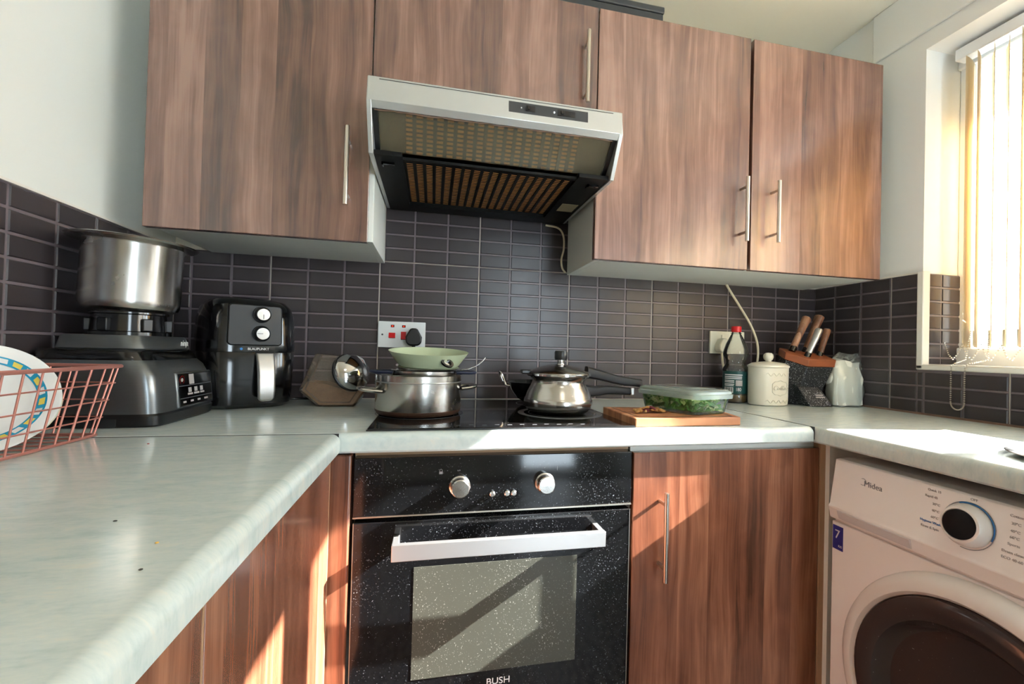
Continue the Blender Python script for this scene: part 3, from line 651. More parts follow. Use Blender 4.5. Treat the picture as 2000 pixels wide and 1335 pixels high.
# ------------------------------------------------------------------ steel plate on the right worktop
sk = thing('steel_plate', 'round stainless steel plate lying on the sunny right worktop', 'plate', (1.02, -1.0, CT))
obj('dish', MB().lathe([(.0001, .0015), (.105, .0015), (.113, .006), (.125, .009), (.127, .008), (.114, .004), (.106, .0003), (.0001, .0003)], (1.02, -1.0, CT), 64), 'steel', sk)
#SMALL

# ------------------------------------------------------------------ sockets and cables on the back wall
TF = -.0085      # face of the tile cells
def plate(x0, x1, z0, z1, m_, name, label, cat):
    t = thing(name, label, cat, ((x0 + x1) / 2, TF, z0)); obj('face_plate', MB().box(x0, x1, TF - .009, TF - .0002, z0, z1), m_, t, bevel=.0015); return t
sw = plate(-.2755, -.1275, 1.067, 1.151, 'socket_white', 'cooker_switch', 'white cooker switch plate with two red rockers and a black plug', 'switch')
yp = TF - .009
for x_ in (-.231, -.196):
    nn = obj('neon_window', MB().box(x_ - .0055, x_ + .0055, yp - .0008, yp, 1.132, 1.140), 'neon_case', sw); obj('neon_light', MB().box(x_ - .0018, x_ + .0018, yp - .0012, yp - .0008, 1.1345, 1.1375), 'neon_red', nn)
obj('rocker', MB().prism('x', [(yp, 1.097), (yp - .009, 1.099), (yp - .003, 1.1145), (yp, 1.1145)], -.242, -.222), 'red_plastic', sw, bevel=.0006); obj('rocker', MB().prism('x', [(yp, 1.0925), (yp - .006, 1.094), (yp - .0025, 1.1185), (yp, 1.1185)], -.2045, -.1885), 'red_plastic', sw, bevel=.0006)
obj('screw', MB().lathe([(.003, 0), (.0028, .0012), (.0001, .0014)], (0, 0, 0), 16).xf(Matrix.Translation((-.262, yp, 1.108)) @ Matrix.Rotation(math.pi / 2, 4, 'X')), 'dark_grey', sw)
pg = thing('plug', 'black three pin plug in the cooker switch plate', 'plug', (-.163, yp - .0003, 1.08))
pp = [(-.024, .0), (-.0255, .018), (-.012, .043), (-.006, .046), (.006, .046), (.012, .043), (.0255, .018), (.024, .0), (.014, -.010), (-.014, -.010)]
obj('body', MB().prism('y', [(-.163 + a, 1.084 + b_) for a, b_ in pp], yp - .032, yp - .0005), 'black_plastic', pg, bevel=.005, seg=3)
obj('cable', MB().tube([(-.163, yp - .016, 1.075), (-.163, yp - .017, 1.062), (-.162, yp - .018, 1.03), (-.155, yp - .02, .98), (-.15, yp - .02, .92)], [.006, .005, .0035, .0035, .0035], 10), 'black_plastic', pg)
s2 = plate(.922, 1.069, 1.075, 1.160, 'socket_cream', 'wall_socket', 'cream double wall socket behind the red capped bottle', 'socket')
for x_ in (.975, 1.018): obj('rocker', MB().box(x_ - .006, x_ + .006, yp - .004, yp, 1.125, 1.146), 'socket_cream', s2, bevel=.001)
p2 = thing('plug', 'cream plug with a long cream cable in the double socket', 'plug', (.962, yp - .0003, 1.085))
obj('body', MB().prism('y', [(.962 + a * .95, 1.089 + b_ * .95) for a, b_ in pp], yp - .034, yp - .0005), 'socket_cream', p2, bevel=.005, seg=3)
cb = [(.958, yp - .02, 1.079), (.960, yp - .02, 1.06), (.968, yp - .02, 1.02), (.990, yp - .024, .985), (1.02, yp - .024, .965), (1.06, yp - .022, .97), (1.09, yp - .02, .99), (1.11, yp - .018, 1.03), (1.118, yp - .016, 1.08), (1.112, yp - .014, 1.13), (1.085, yp - .012, 1.19), (1.04, yp - .010, 1.255), (1.0, yp - .008, 1.31), (.982, yp - .006, 1.338)]
def smooth_path(p, n=6):
    p = [Vector(q) for q in p]; out = []
    for i in range(len(p) - 1):
        a, b_, c, d_ = p[max(0, i - 1)], p[i], p[i + 1], p[min(len(p) - 1, i + 2)]
        for k in range(n):
            t = k / n; out.append(.5 * ((2 * b_) + (c - a) * t + (2 * a - 5 * b_ + 4 * c - d_) * t * t + (3 * b_ - a - 3 * c + d_) * t ** 3))
    return out + [p[-1]]
obj('cable', MB().tube(smooth_path(cb), .0042, 10), 'cable_cream', p2)
tag(obj('hood_cable', MB().tube(smooth_path([(.27, -.014, 1.506), (.315, -.014, 1.5), (.335, -.014, 1.475), (.338, -.014, 1.43), (.330, -.014, 1.39), (.334, -.014, 1.36), (.346, -.014, 1.345)]), .0034, 8), 'cable_cream'), 'thin beige cable hanging from the hood down the cabinet side', 'cable')

# ------------------------------------------------------------------ casserole, nested pan, green pan
def ring_pot(r, h, t=.0025, foot=.006): # profile of an open pot, outside then inside
    return [(.0001, 0), (r - foot - .004, 0), (r - .004, .003), (r, .012), (r, h - .002), (r + .003, h), (r - .001, h + .001), (r - t, h - .003), (r - t, .012), (r - .010, .004), (.0001, .003)]
cx_, cy_ = -.134, -.36
ca = thing('casserole', 'wide stainless steel casserole with two loop handles on the left of the hob', 'pot', (cx_, cy_, HZ + .0005))
obj('body', MB().lathe(ring_pot(.1045, .098), (cx_, cy_, HZ + .0005), 64), 'steel', ca)
obj('burnt_base', MB().lathe([(.094, .0005), (.1002, .002), (.1047, .010), (.1049, .013), (.1046, .013)], (cx_, cy_, HZ + .0005), 64), 'burnt', ca)
obj('rim_band', MB().lathe([(.1047, .079), (.1052, .080), (.1052, .081), (.1047, .082)], (cx_, cy_, HZ + .0005), 64), 'steel_brushed', ca)
def loop_handle(parent, cx, cy, z, r, ang, wid=.034, out=.035, rad=.006, m_='steel', flat=.6):
    u = Vector((math.cos(ang), math.sin(ang), 0)); v = Vector((-u.y, u.x, 0)); c = Vector((cx, cy, z))
    p = [c + u * (r - .004) - v * wid, c + u * (r + out * .6) - v * wid * .95 + Vector((0, 0, .003)), c + u * (r + out) - v * wid * .5 + Vector((0, 0, .005)), c + u * (r + out) + v * wid * .5 + Vector((0, 0, .005)), c + u * (r + out * .6) + v * wid * .95 + Vector((0, 0, .003)), c + u * (r - .004) + v * wid]
    h = obj('handle', MB().tube(smooth_path(p), rad, 10, flat=flat), m_, parent)
    return h
loop_handle(ca, cx_, cy_, .964, .1045, math.radians(200), rad=.008); loop_handle(ca, cx_, cy_, .968, .1045, math.radians(10), rad=.008)
npn = thing('saucepan', 'small steel pan with blue black handles nested inside the casserole', 'pan', (cx_ + .012, cy_ + .005, HZ + .0045))
obj('body', MB().lathe(ring_pot(.079, .104), (cx_ + .012, cy_ + .005, HZ + .0045), 56), 'steel', npn)
mat('blue_black', (34, 40, 62), .35)
for a in (186, 4):
    u = Vector((math.cos(math.radians(a)), math.sin(math.radians(a)), 0)); c = Vector((cx_ + .012, cy_ + .005, 1.008)); v = Vector((-u.y, u.x, 0)); rr = .079
    obj('handle', MB().tube(smooth_path([c + u * rr - v * .022, c + u * (rr + .03) - v * .024, c + u * (rr + .046) - v * .010, c + u * (rr + .046) + v * .010, c + u * (rr + .03) + v * .024, c + u * rr + v * .022]), .0065, 10, flat=.7), 'blue_black', npn)
gx, gy, gz = cx_ + .022, cy_ + .0, 1.0165
gp = thing('frying_pan', 'pale green frying pan without handle resting on top of the nested pots', 'pan', (gx, gy, gz + .0085))
gp.rotation_euler = (math.radians(5.5), math.radians(1), 0); ORI[gp.name] = (gx, gy, gz)
obj('body', MB().lathe([(.0001, 0), (.071, 0), (.0755, .003), (.0975, .034), (.099, .036), (.0965, .0358), (.0735, .006), (.069, .0035), (.0001, .0035)], (gx, gy, gz), 64), 'green_pan', gp)
obj('base_disc', MB().lathe([(.0001, -.0025), (.079, -.0025), (.080, -.001), (.071, -.0003)], (gx, gy, gz), 56), 'steel', gp)
ha = math.radians(-62); hc_ = Vector((gx + .0905 * math.cos(ha), gy + .0905 * math.sin(ha), gz + .016))
Mh = Matrix.Translation(hc_) @ Matrix.Rotation(ha, 4, 'Z') @ Matrix.Rotation(math.radians(55), 4, 'Y') @ Matrix.Rotation(math.radians(-28), 4, 'Z')
obj('handle_socket', MB().lathe([(.0065, 0), (.0105, 0), (.0105, .006), (.0065, .006), (.0065, 0)], (0, 0, 0), 28, 1.0, 1.5).xf(Mh), 'black_gloss', gp)
obj('socket_plate', MB().lathe([(.0064, .001), (.0001, .0012)], (0, 0, 0), 24, 1.0, 1.5).xf(Mh), 'chrome', gp)
sp_ = tag(obj('spoon', MB().tube(smooth_path([(-.06, -.345, .93), (-.036, -.345, 1.005), (-.01, -.345, 1.016), (.012, -.345, 1.026), (.026, -.345, 1.037), (.034, -.345, 1.047)]), .0018, 8), 'steel'), 'thin steel spoon handle sticking out of the casserole', 'spoon')

# ------------------------------------------------------------------ pressure cooker and wok
px_, py_ = .2275, -.372
pc = thing('pressure_cooker', 'rounded stainless steel pressure cooker with black knob and long handles', 'pressure cooker', (px_, py_, HZ + .0008))
z0 = HZ + .0008
obj('body', MB().lathe([(.0001, 0), (.060, 0), (.076, .004), (.087, .014), (.0915, .028), (.0905, .037), (.0885, .041), (.0875, .0425), (.0835, .056), (.075, .070), (.0705, .080), (.0705, .088), (.076, .096), (.0785, .098), (.0765, .099), (.068, .088), (.068, .08)], (px_, py_, z0), 64), 'steel', pc)
ld = obj('lid', MB().lathe([(.082, .097), (.0845, .099), (.0845, .106), (.081, .109), (.070, .114), (.045, .122), (.02, .128), (.0001, .1285)], (px_, py_, z0), 64), 'steel', pc)
obj('lid_rim', MB().lathe([(.0845, .0985), (.0875, .0995), (.0875, .1035), (.0845, .1045)], (px_, py_, z0), 64), 'chrome', pc)
obj('valve_stem', MB().lathe([(.012, .126), (.0105, .130), (.0085, .131), (.0095, .133), (.0095, .141), (.0075, .142)], (px_ + .004, py_ - .005, z0), 28), 'chrome', pc)
obj('valve_weight', MB().lathe([(.007, .140), (.0155, .1405), (.0172, .144), (.0172, .160), (.0155, .164), (.0001, .1645)], (px_ + .004, py_ - .005, z0), 36), 'black_plastic', pc)
obj('lid_lug', MB().box(px_ - .103, px_ - .078, py_ - .012, py_ + .012, z0 + .102, z0 + .113), 'black_plastic', pc, bevel=.003)
def long_handle(name, pts, wz, wy, m_, parent):
    mb = MB(); pts = smooth_path(pts, 5); vs = []; fs = []; n = len(pts); SEG = 12
    for i, p in enumerate(pts):
        t = i / (n - 1); a = wz[0] + (wz[1] - wz[0]) * t; b_ = wy[0] + (wy[1] - wy[0]) * t
        for k in range(SEG):
            an = 2 * math.pi * k / SEG; c, s_ = math.cos(an), math.sin(an)
            vs.append((p.x, p.y + b_ * math.copysign(abs(c) ** .6, c), p.z + a * math.copysign(abs(s_) ** .6, s_)))
    for i in range(n - 1):
        for k in range(SEG): fs.append((i * SEG + k, i * SEG + (k + 1) % SEG, (i + 1) * SEG + (k + 1) % SEG, (i + 1) * SEG + k))
    fs.append(tuple(range(SEG))); fs.append(tuple(range((n - 1) * SEG, n * SEG)))
    return obj(name, mb.add(vs, fs), m_, parent)
long_handle('lid_handle', [(px_ + .078, py_, 1.014), (px_ + .12, py_ + .004, 1.006), (px_ + .17, py_ + .008, .994), (px_ + .245, py_ + .014, .984)], (.0165, .0115), (.016, .011), 'black_plastic', pc)
long_handle('body_handle', [(px_ + .066, py_, .968), (px_ + .10, py_ + .002, .962), (px_ + .14, py_ + .005, .966), (px_ + .21, py_ + .010, .962)], (.016, .0105), (.015, .010), 'black_plastic', pc)
obj('handle_bracket', MB().box(px_ + .066, px_ + .088, py_ - .012, py_ + .012, z0 + .048, z0 + .066), 'steel', pc, bevel=.003)
obj('handle_tip', MB().box(px_ + .2095, px_ + .221, py_ + .0005, py_ + .0205, .951, .973), 'alu', pc, bevel=.003)
wk = thing('wok', 'small dark bottomed wok with a wire loop handle behind the pressure cooker', 'wok', (.212, -.165, HZ + .0008))
obj('bowl', MB().lathe([(.0001, 0), (.03, 0), (.055, .016), (.078, .044), (.089, .066), (.091, .067), (.0885, .0672), (.075, .046), (.052, .020), (.028, .004), (.0001, .004)], (.212, -.165, HZ + .0008), 56), 'black_gloss', wk)
obj('inner_face', MB().lathe([(.0884, .0668), (.0765, .0475), (.054, .0215), (.029, .0055), (.0001, .0053)], (.212, -.165, HZ + .0008), 56), 'steel', wk)
obj('loop_handle', MB().tube(smooth_path([(.128, -.188, .962), (.116, -.185, .965), (.108, -.178, .985), (.102, -.175, 1.0), (.098, -.165, 1.004), (.100, -.155, 1.0), (.108, -.152, .98), (.118, -.150, .965), (.128, -.150, .962)]), .0032, 8), 'chrome', wk)

# ------------------------------------------------------------------ glass jar lying against the wall
jr = thing('glass_jar', 'six sided glass jar of brown sugar with a chrome lid beside the casserole', 'jar', (-.36, -.17, CT))
hexo = [(-.405, CT + .0008), (-.312, CT + .0008), (-.290, .936), (-.338, 1.038), (-.415, 1.046), (-.455, .944)]
ccx = sum(p[0] for p in hexo) / 6; ccz = sum(p[1] for p in hexo) / 6
obj('glass', MB().prism('y', hexo, -.205, -.115), 'jar_glass', jr, bevel=.004)
ins = lambda k: [(ccx + (a - ccx) * k, ccz + (b_ - ccz) * k) for a, b_ in hexo]
i_ = ins(.93)
obj('sugar', MB().prism('y', [i_[0], i_[1], i_[2], (-.315, .956), (-.350, .950), (-.385, .962), (-.435, .968), i_[5]], -.199, -.121), 'brown_sugar', jr)
obj('face_rim', MB().tube([(a, -.2055, b_) for a, b_ in ins(.80)], .002, 6, closed=True), 'jar_glass', jr)
ln = Vector((.62, -.70, .35)).normalized(); lM = Matrix.Translation((-.318, -.205, .998)) @ ln.to_track_quat('Z', 'Y').to_matrix().to_4x4()
obj('neck', MB().lathe([(.040, -.03), (.046, -.004)], (0, 0, 0), 40).xf(lM), 'jar_glass', jr)
lid_ = obj('lid', MB().lathe([(.050, -.012), (.0525, -.008), (.0525, .002), (.049, .007), (.030, .018), (.012, .024), (.0001, .0245)], (0, 0, 0), 48).xf(lM), 'chrome', jr)
obj('lid_seal', MB().lathe([(.0525, -.012), (.0545, -.011), (.0545, -.004), (.0525, -.003)], (0, 0, 0), 48).xf(lM), 'black_plastic', jr)

# ------------------------------------------------------------------ food processor base with a pot on it
fp = thing('food_processor', 'gunmetal food processor base with touch panel in the left corner', 'food processor', (-.738, -.397, CT))
FY0, FY1 = -.518, -.272
ymid = (FY0 + FY1) / 2; hy = (FY1 - FY0) / 2
def fsec(z, xf, xb, h, n): return (z, (xf + xb) / 2, ymid, (xf - xb) / 2, h, n)
obj('foot', MB().loft([fsec(CT + .0008, -.626, -.846, hy - .004, 9), fsec(CT + .004, -.623, -.848, hy - .001, 9), fsec(CT + .022, -.621, -.848, hy, 9), fsec(CT + .026, -.624, -.846, hy - .002, 9)], 64), 'black_plastic', fp)
obj('foot_recess', MB().box(-.81, -.69, FY0 - .0006, FY0 + .004, CT + .001, CT + .017), 'seam_black', fp)
obj('shell', MB().loft([fsec(CT + .026, -.625, -.845, hy - .001, 8), fsec(CT + .06, -.6265, -.845, hy, 8), fsec(CT + .098, -.632, -.845, hy - .001, 8), fsec(CT + .118, -.640, -.845, hy - .003, 7), fsec(CT + .130, -.652, -.845, hy - .005, 6)], 72), 'gunmetal', fp)
obj('deck', MB().loft([fsec(CT + .130, -.652, -.8455, hy - .0045, 6), fsec(CT + .136, -.655, -.8455, hy - .004, 6), fsec(CT + .146, -.660, -.8455, hy - .008, 6), fsec(CT + .1505, -.668, -.843, hy - .016, 6)], 64), 'black_gloss', fp)
obj('collar', MB().loft([fsec(CT + .150, -.664, -.822, .098, 6), fsec(CT + .153, -.662, -.824, .100, 6), fsec(CT + .176, -.668, -.818, .095, 6), fsec(CT + .179, -.671, -.815, .092, 6)], 64), 'gunmetal', fp)
obj('bowl_mount', MB().lathe([(.070, .179), (.070, .186), (.064, .188), (.062, .222), (.066, .224), (.066, .2275), (.0001, .2278)], (-.742, ymid, CT), 48), 'black_gloss', fp)
for a in range(6):
    aa = a * math.pi / 3 + .4; obj('mount_lug', MB().box(-.009, .009, -.006, .006, .188, .214).xf(Matrix.Translation((-.742 + .066 * math.cos(aa), ymid + .066 * math.sin(aa), CT)) @ Matrix.Rotation(aa + math.pi / 2, 4, 'Z')), 'black_plastic', fp, bevel=.002)
text('brand_name', 'ninja', 'white_print', fp, (-.6615, -.345, CT + .165), .019, rot=(math.pi / 2 + .0, 0, math.pi / 2), sx=.9)
# touch panel on the sloping front
pb, pt_ = Vector((-.6255, 0, .929)), Vector((-.6335, 0, 1.001))
def fpan(y0, y1, t0, t1, o0, o1):
    a = pb.lerp(pt_, t0); b_ = pb.lerp(pt_, t1)
    return MB().prism('y', [(a.x + o0, a.z), (b_.x + o0, b_.z), (b_.x + o1, b_.z), (a.x + o1, a.z)], y0, y1)
obj('touch_frame', fpan(-.443, -.292, -.03, 1.03, -.002, .0042), 'gunmetal', fp, bevel=.003)
tp = obj('touch_panel', fpan(-.440, -.295, 0, 1, -.002, .0050), 'black_gloss', fp, bevel=.003)
for (y_, t_, w_, h_) in ((-.385, .8, .02, .022), (-.395, .48, .012, .01), (-.37, .48, .012, .01), (-.345, .48, .012, .01), (-.395, .36, .02, .004), (-.368, .36, .022, .004), (-.343, .36, .018, .004), (-.42, .14, .012, .004), (-.39, .14, .012, .004), (-.36, .14, .012, .004), (-.328, .14, .016, .004)):
    dt = h_ / 2 / .0725; obj('touch_symbol', fpan(y_ - w_ / 2, y_ + w_ / 2, t_ - dt, t_ + dt, .0050, .0054), 'pale_print', tp)
for t_ in (.25, .62): obj('touch_line', fpan(-.436, -.299, t_ - .006, t_ + .006, .0050, .0053), 'grey_print', tp)
pw = pb.lerp(pt_, .80); obj('power_button', MB().lathe([(.0075, 0), (.0075, .0008), (.0095, .0008), (.0095, 0)], (0, 0, 0), 28).xf(Matrix.Translation((pw.x + .0050, -.424, pw.z)) @ Matrix.Rotation(math.pi / 2, 4, 'Y')), 'neon_case', tp); obj('power_mark', MB().lathe([(.004, 0), (.004, .0008), (.0001, .0009)], (0, 0, 0), 20).xf(Matrix.Translation((pw.x + .0050, -.424, pw.z)) @ Matrix.Rotation(math.pi / 2, 4, 'Y')), 'pale_print', tp)
sp2 = thing('steel_pot', 'tall polished steel pot with a wide rim standing on the food processor', 'pot', (-.740, ymid - .004, CT + .2285))
sp2.rotation_euler = (0, math.radians(2.2), 0)
obj('body', MB().lathe([(.0001, 0), (.072, 0), (.080, .004), (.0835, .012), (.0845, .020), (.0848, .136), (.086, .139), (.108, .1425), (.111, .146), (.108, .1475), (.085, .1425), (.082, .138), (.082, .012), (.0001, .006)], (0, 0, .0035), 64), 'steel', sp2, local=True)

# ------------------------------------------------------------------ air fryer
af = thing('air_fryer', 'glossy black air fryer with two dials and a grey drawer handle', 'air fryer', (-.608, -.150, CT), math.radians(31))
SEC = [(.0008, .088, 4.0), (.012, .102, 4.0), (.04, .106, 4.0), (.145, .109, 4.0), (.146, .1085, 4.0)]
A_ = 1.05
obj('drawer_shell', MB().loft([(z, 0, 0, r, r * A_, n) for z, r, n in SEC], 72), 'black_gloss', af, local=True)
obj('upper_shell', MB().loft([(z, 0, 0, r, r * A_, n) for z, r, n in ((.147, .1095, 4.0), (.16, .110, 4.0), (.235, .107, 4.0), (.265, .100, 3.8), (.280, .088, 3.5), (.287, .068, 3.2), (.289, .03, 3))], 72), 'black_gloss', af, local=True)
fy = -.110 * A_
pnl2 = obj('dial_panel', MB().prism('y', [(-.055, .163), (.055, .163), (.062, .17), (.060, .262), (.054, .268), (-.054, .268), (-.060, .262), (-.062, .17)], fy - .004, fy + .02), 'black_plastic', af, local=True, bevel=.003)
for z_ in (.243, .194):
    Mk = Matrix.Translation((.012, fy - .004, z_)) @ Matrix.Rotation(math.pi / 2, 4, 'X')
    kn = obj('dial', MB().lathe([(.021, 0), (.021, .004), (.0175, .006), (.0165, .018), (.0145, .020), (.0001, .020)], (0, 0, 0), 40).xf(Mk), 'black_plastic', pnl2, local=True)
    obj('dial_cap', MB().lathe([(.0152, .0185), (.0145, .0208), (.0001, .021)], (0, 0, 0), 36).xf(Mk), 'steel_brushed', kn, local=True)
    obj('dial_pointer', (MB().box(-.0007, .0007, -.012, 0, .021, .0214) if z_ > .22 else MB().box(-.013, 0, -.0007, .0007, .021, .0214)).xf(Mk), 'seam_black', kn, local=True)
text('brand_name', 'BLAUPUNKT', 'white_print', af, (.008, fy - .0006, .1545), .0085, local=True); obj('brand_dot', MB().sphere((-.030, fy - .0002, .1545), .0032, 10, 6, (1, .2, 1)), 'blue_print', af, local=True)
hnd = MB(); nv = []
def hsec(z, d, w): return [(.022 - w, fy - d, z), (.022 + w, fy - d, z), (.022 + w, fy - d + .016, z), (.022 - w, fy - d + .016, z)]
zs = [(.146, .012, .021), (.12, .026, .020), (.09, .034, .0195), (.05, .038, .0195), (.03, .036, .018), (.022, .032, .012)]
for q in zs: nv += hsec(*q)
fs = [(0, 1, 2, 3), tuple(range(20, 24))] + [(i * 4 + k, i * 4 + (k + 1) % 4, i * 4 + 4 + (k + 1) % 4, i * 4 + 4 + k) for i in range(5) for k in range(4)]
obj('drawer_handle', hnd.add(nv, fs), 'alu', af, local=True, bevel=.004)
obj('handle_root', MB().box(.002, .042, fy - .012, fy + .02, .135, .147), 'black_plastic', af, local=True, bevel=.003)
tag(obj('power_cable', MB().tube(smooth_path([(-.53, -.06, .906), (-.50, -.045, .905), (-.46, -.05, .905), (-.43, -.06, .905), (-.40, -.075, .905), (-.36, -.07, .905)]), .0038, 8), 'black_plastic'), 'black power cable lying on the worktop beside the air fryer', 'cable')

# ------------------------------------------------------------------ wire basket with plates
bk = thing('wire_basket', 'rose gold wire basket holding plates on the left worktop', 'basket', (-.755, -.77, CT))
B0 = [(-.672, -.590), (-.672, -.95), (-.836, -.95), (-.836, -.590)]; B1 = [(-.654, -.562), (-.654, -.975), (-.845, -.975), (-.845, -.562)]
zb_, zt_ = CT + .003, 1.022
def lerp2(t): return [(a[0] + (b_[0] - a[0]) * t, a[1] + (b_[1] - a[1]) * t) for a, b_ in zip(B0, B1)]
def lvl(t, r, rr=.012):
    q = lerp2(t); z = zb_ + (zt_ - zb_) * t; out = []
    cxm = sum(p[0] for p in q) / 4; cym = sum(p[1] for p in q) / 4
    for i, p in enumerate(q):
        sx = math.copysign(1, p[0] - cxm); sy = math.copysign(1, p[1] - cym)
        for k in range(5):
            a = math.pi / 2 * k / 4
            if (sx > 0) == (sy < 0): a = a
            out.append((i, k, p, sx, sy))
    pts = []
    for i, k, p, sx, sy in out:
        a = math.pi / 2 * (k / 4)
        # walk order: corner0 (+,+) going to (-y); choose start axis by corner parity
        ca, sa = (math.sin(a), math.cos(a)) if i % 2 == 0 else (math.cos(a), math.sin(a))
        pts.append((p[0] - sx * rr + sx * rr * ca, p[1] - sy * rr + sy * rr * sa, z))
    return MB().tube(pts, r, 8, closed=True)
obj('rim', lvl(1.0, .0034), 'copper_wire', bk); obj('base_ring', lvl(0.0, .0024), 'copper_wire', bk)
for t in (.25, .5, .75): obj('hoop_wire', lvl(t, .0013), 'copper_wire', bk)
def side(i, j, n):
    for k in range(n):
        t = (k + .5) / n; a = [B0[i][c] + (B0[j][c] - B0[i][c]) * t for c in (0, 1)]; b_ = [B1[i][c] + (B1[j][c] - B1[i][c]) * t for c in (0, 1)]
        obj('upright_wire', MB().tube([(a[0], a[1], zb_), (b_[0], b_[1], zt_)], .0015, 8), 'copper_wire', bk)
side(0, 1, 13); side(3, 0, 6); side(2, 3, 13); side(1, 2, 6)
fl = MB()
for k in range(13):
    y_ = -.590 - .36 * (k + .5) / 13; obj('floor_wire', MB().tube([(-.672, y_, zb_), (-.836, y_, zb_)], .0013, 8), 'copper_wire', bk)
def plate_mesh(r): return MB().lathe([(.0001, .0), (r * .55, .0), (r * .62, .002), (r * .97, .016), (r, .0185), (r * .965, .019), (r * .62, .0055), (r * .55, .004), (r * .0001, .0038)], (0, 0, 0), 64)
def plate_at(label, c, n, r, m_, deco=False):
    t = thing('plate', label, 'plate', c, 0, 'plates in the wire basket'); t.rotation_mode = 'QUATERNION'; t.rotation_quaternion = Vector(n).normalized().to_track_quat('Z', 'Y')
    obj('dish', plate_mesh(r), m_, t, local=True)
    if deco:
        for nm, r0, r1, mm, h in (('blue_band', .70, .82, 'plate_blue', .0006),):
            zz = lambda q: .0055 + (.019 - .0055) * (q - .62) / (.965 - .62) + h
            obj(nm, MB().lathe([(r * r0, zz(r0)), (r * r1, zz(r1))], (0, 0, 0), 72), mm, t, local=True)
        for k in range(24):
            a0, a1 = 2 * math.pi * (k + .14) / 24, 2 * math.pi * (k + .78) / 24; zz = lambda q: .0055 + (.019 - .0055) * (q - .62) / (.965 - .62) + .0011
            vs = [(r * q * math.cos(a), r * q * math.sin(a), zz(q)) for q, a in ((.725, a0), (.725, a1), (.795, a1 + .03), (.795, a0 + .03))]
            obj('band_motif', MB().add(vs, [(0, 1, 2, 3)]), 'plate_yellow' if k % 2 else 'porcelain', t, local=True, smooth=0)
plate_at('white plate with a blue patterned band standing in the wire basket', (-.762, -.700, .972), (.55, -.70, .46), .088, 'porcelain', True)
plate_at('plain cream plate leaning behind the blue banded plate', (-.772, -.676, .962), (.50, -.66, .56), .084, 'porcelain_cream')

# ------------------------------------------------------------------ chopping board, container, scraps
cbz = CT + .0008
bdp = [(.347, -.578), (.632, -.570), (.672, -.40), (.350, -.372)]
cbz = HZ + .0008
bb = thing('chopping_board', 'wooden chopping board with a juice groove at the right of the hob', 'chopping board', (.5, -.48, CT))
bdp = [(.353, -.580), (.632, -.572), (.672, -.400), (.356, -.372)]
obj('slab', MB().prism('z', bdp, CT + .0008, CT + .0205), 'board_wood', bb, bevel=.002)
gc = (sum(p[0] for p in bdp) / 4, sum(p[1] for p in bdp) / 4)
obj('juice_groove', MB().tube([(gc[0] + (a - gc[0]) * .88, gc[1] + (b_ - gc[1]) * .84, CT + .0200) for a, b_ in bdp], .0032, 8, closed=True, flat=.35), 'burnt', bb)
BT = CT + .0208
# clear box: local frame, long axis along x
bxr = math.atan2(-.376 + .582, .457 - .492)
FB = thing('food_box', 'clear plastic food box full of green herbs with a lid on the chopping board', 'food box', (.550, -.452, BT), math.radians(-73))
LA, LB = .098, .070
def rr_(a, b_, z, r=.02): return (z, a, b_, r)
obj('tub', MB().rbox([rr_(LA - .012, LB - .012, .0008), rr_(LA - .008, LB - .008, .004), rr_(LA, LB, .048)], True, False), 'box_plastic', FB, local=True)
obj('lid', MB().rbox([rr_(LA + .006, LB + .006, .040, .024), rr_(LA + .007, LB + .007, .050, .024), rr_(LA + .004, LB + .004, .0515, .022), rr_(LA + .003, LB + .003, .057, .022), rr_(LA - .004, LB - .004, .062), rr_(LA - .014, LB - .014, .0625)], False, True), 'lid_plastic', FB, local=True)
obj('lid_panel', MB().rbox([rr_(LA - .024, LB - .022, .0628), rr_(LA - .026, LB - .024, .0642)]), 'lid_plastic', FB, local=True)
hb_ = MB(); hp_ = MB(); rnd = random.Random(3)
for k in range(900):
    c = Vector((rnd.uniform(-LA + .02, LA - .02), rnd.uniform(-LB + .02, LB - .02), rnd.uniform(.006, .047)))
    u = Vector((rnd.uniform(-1, 1), rnd.uniform(-1, 1), rnd.uniform(-1, 1))).normalized(); v = u.orthogonal().normalized(); w_ = u.cross(v); s_ = rnd.uniform(.008, .017)
    vs = [c - u * s_, c + v * s_ * .5 + w_ * s_ * .2, c + u * s_, c - v * s_ * .5 + w_ * s_ * .2]
    vs = [(max(-LA + .012, min(LA - .012, p.x)), max(-LB + .012, min(LB - .012, p.y)), max(.003, min(.05, p.z))) for p in vs]
    (hb_ if k % 4 else hp_).add(vs, [(0, 1, 2, 3)])
hz = thing('chopped_herbs', 'chopped green herb leaves packed inside the clear food box', 'herbs', (.550, -.452, BT + .002), math.radians(-73)); hz['kind'] = 'stuff'
for nm, mb_, mm in (('dark_leaves', hb_, 'leaf'), ('pale_stems', hp_, 'leaf_pale')):
    q = obj(nm, mb_, mm, hz, local=True, smooth=0); q['kind'] = 'stuff'
obj('leaf_core', MB().rbox([rr_(LA - .035, LB - .035, .004), rr_(LA - .032, LB - .032, .034)]), 'leaf', hz, local=True)
sc = thing('vegetable_scraps', 'brown and purple onion scraps heaped on the chopping board', 'scraps', (.425, -.50, BT)); sc['kind'] = 'stuff'
sm, sr = MB(), MB(); rnd = random.Random(11)
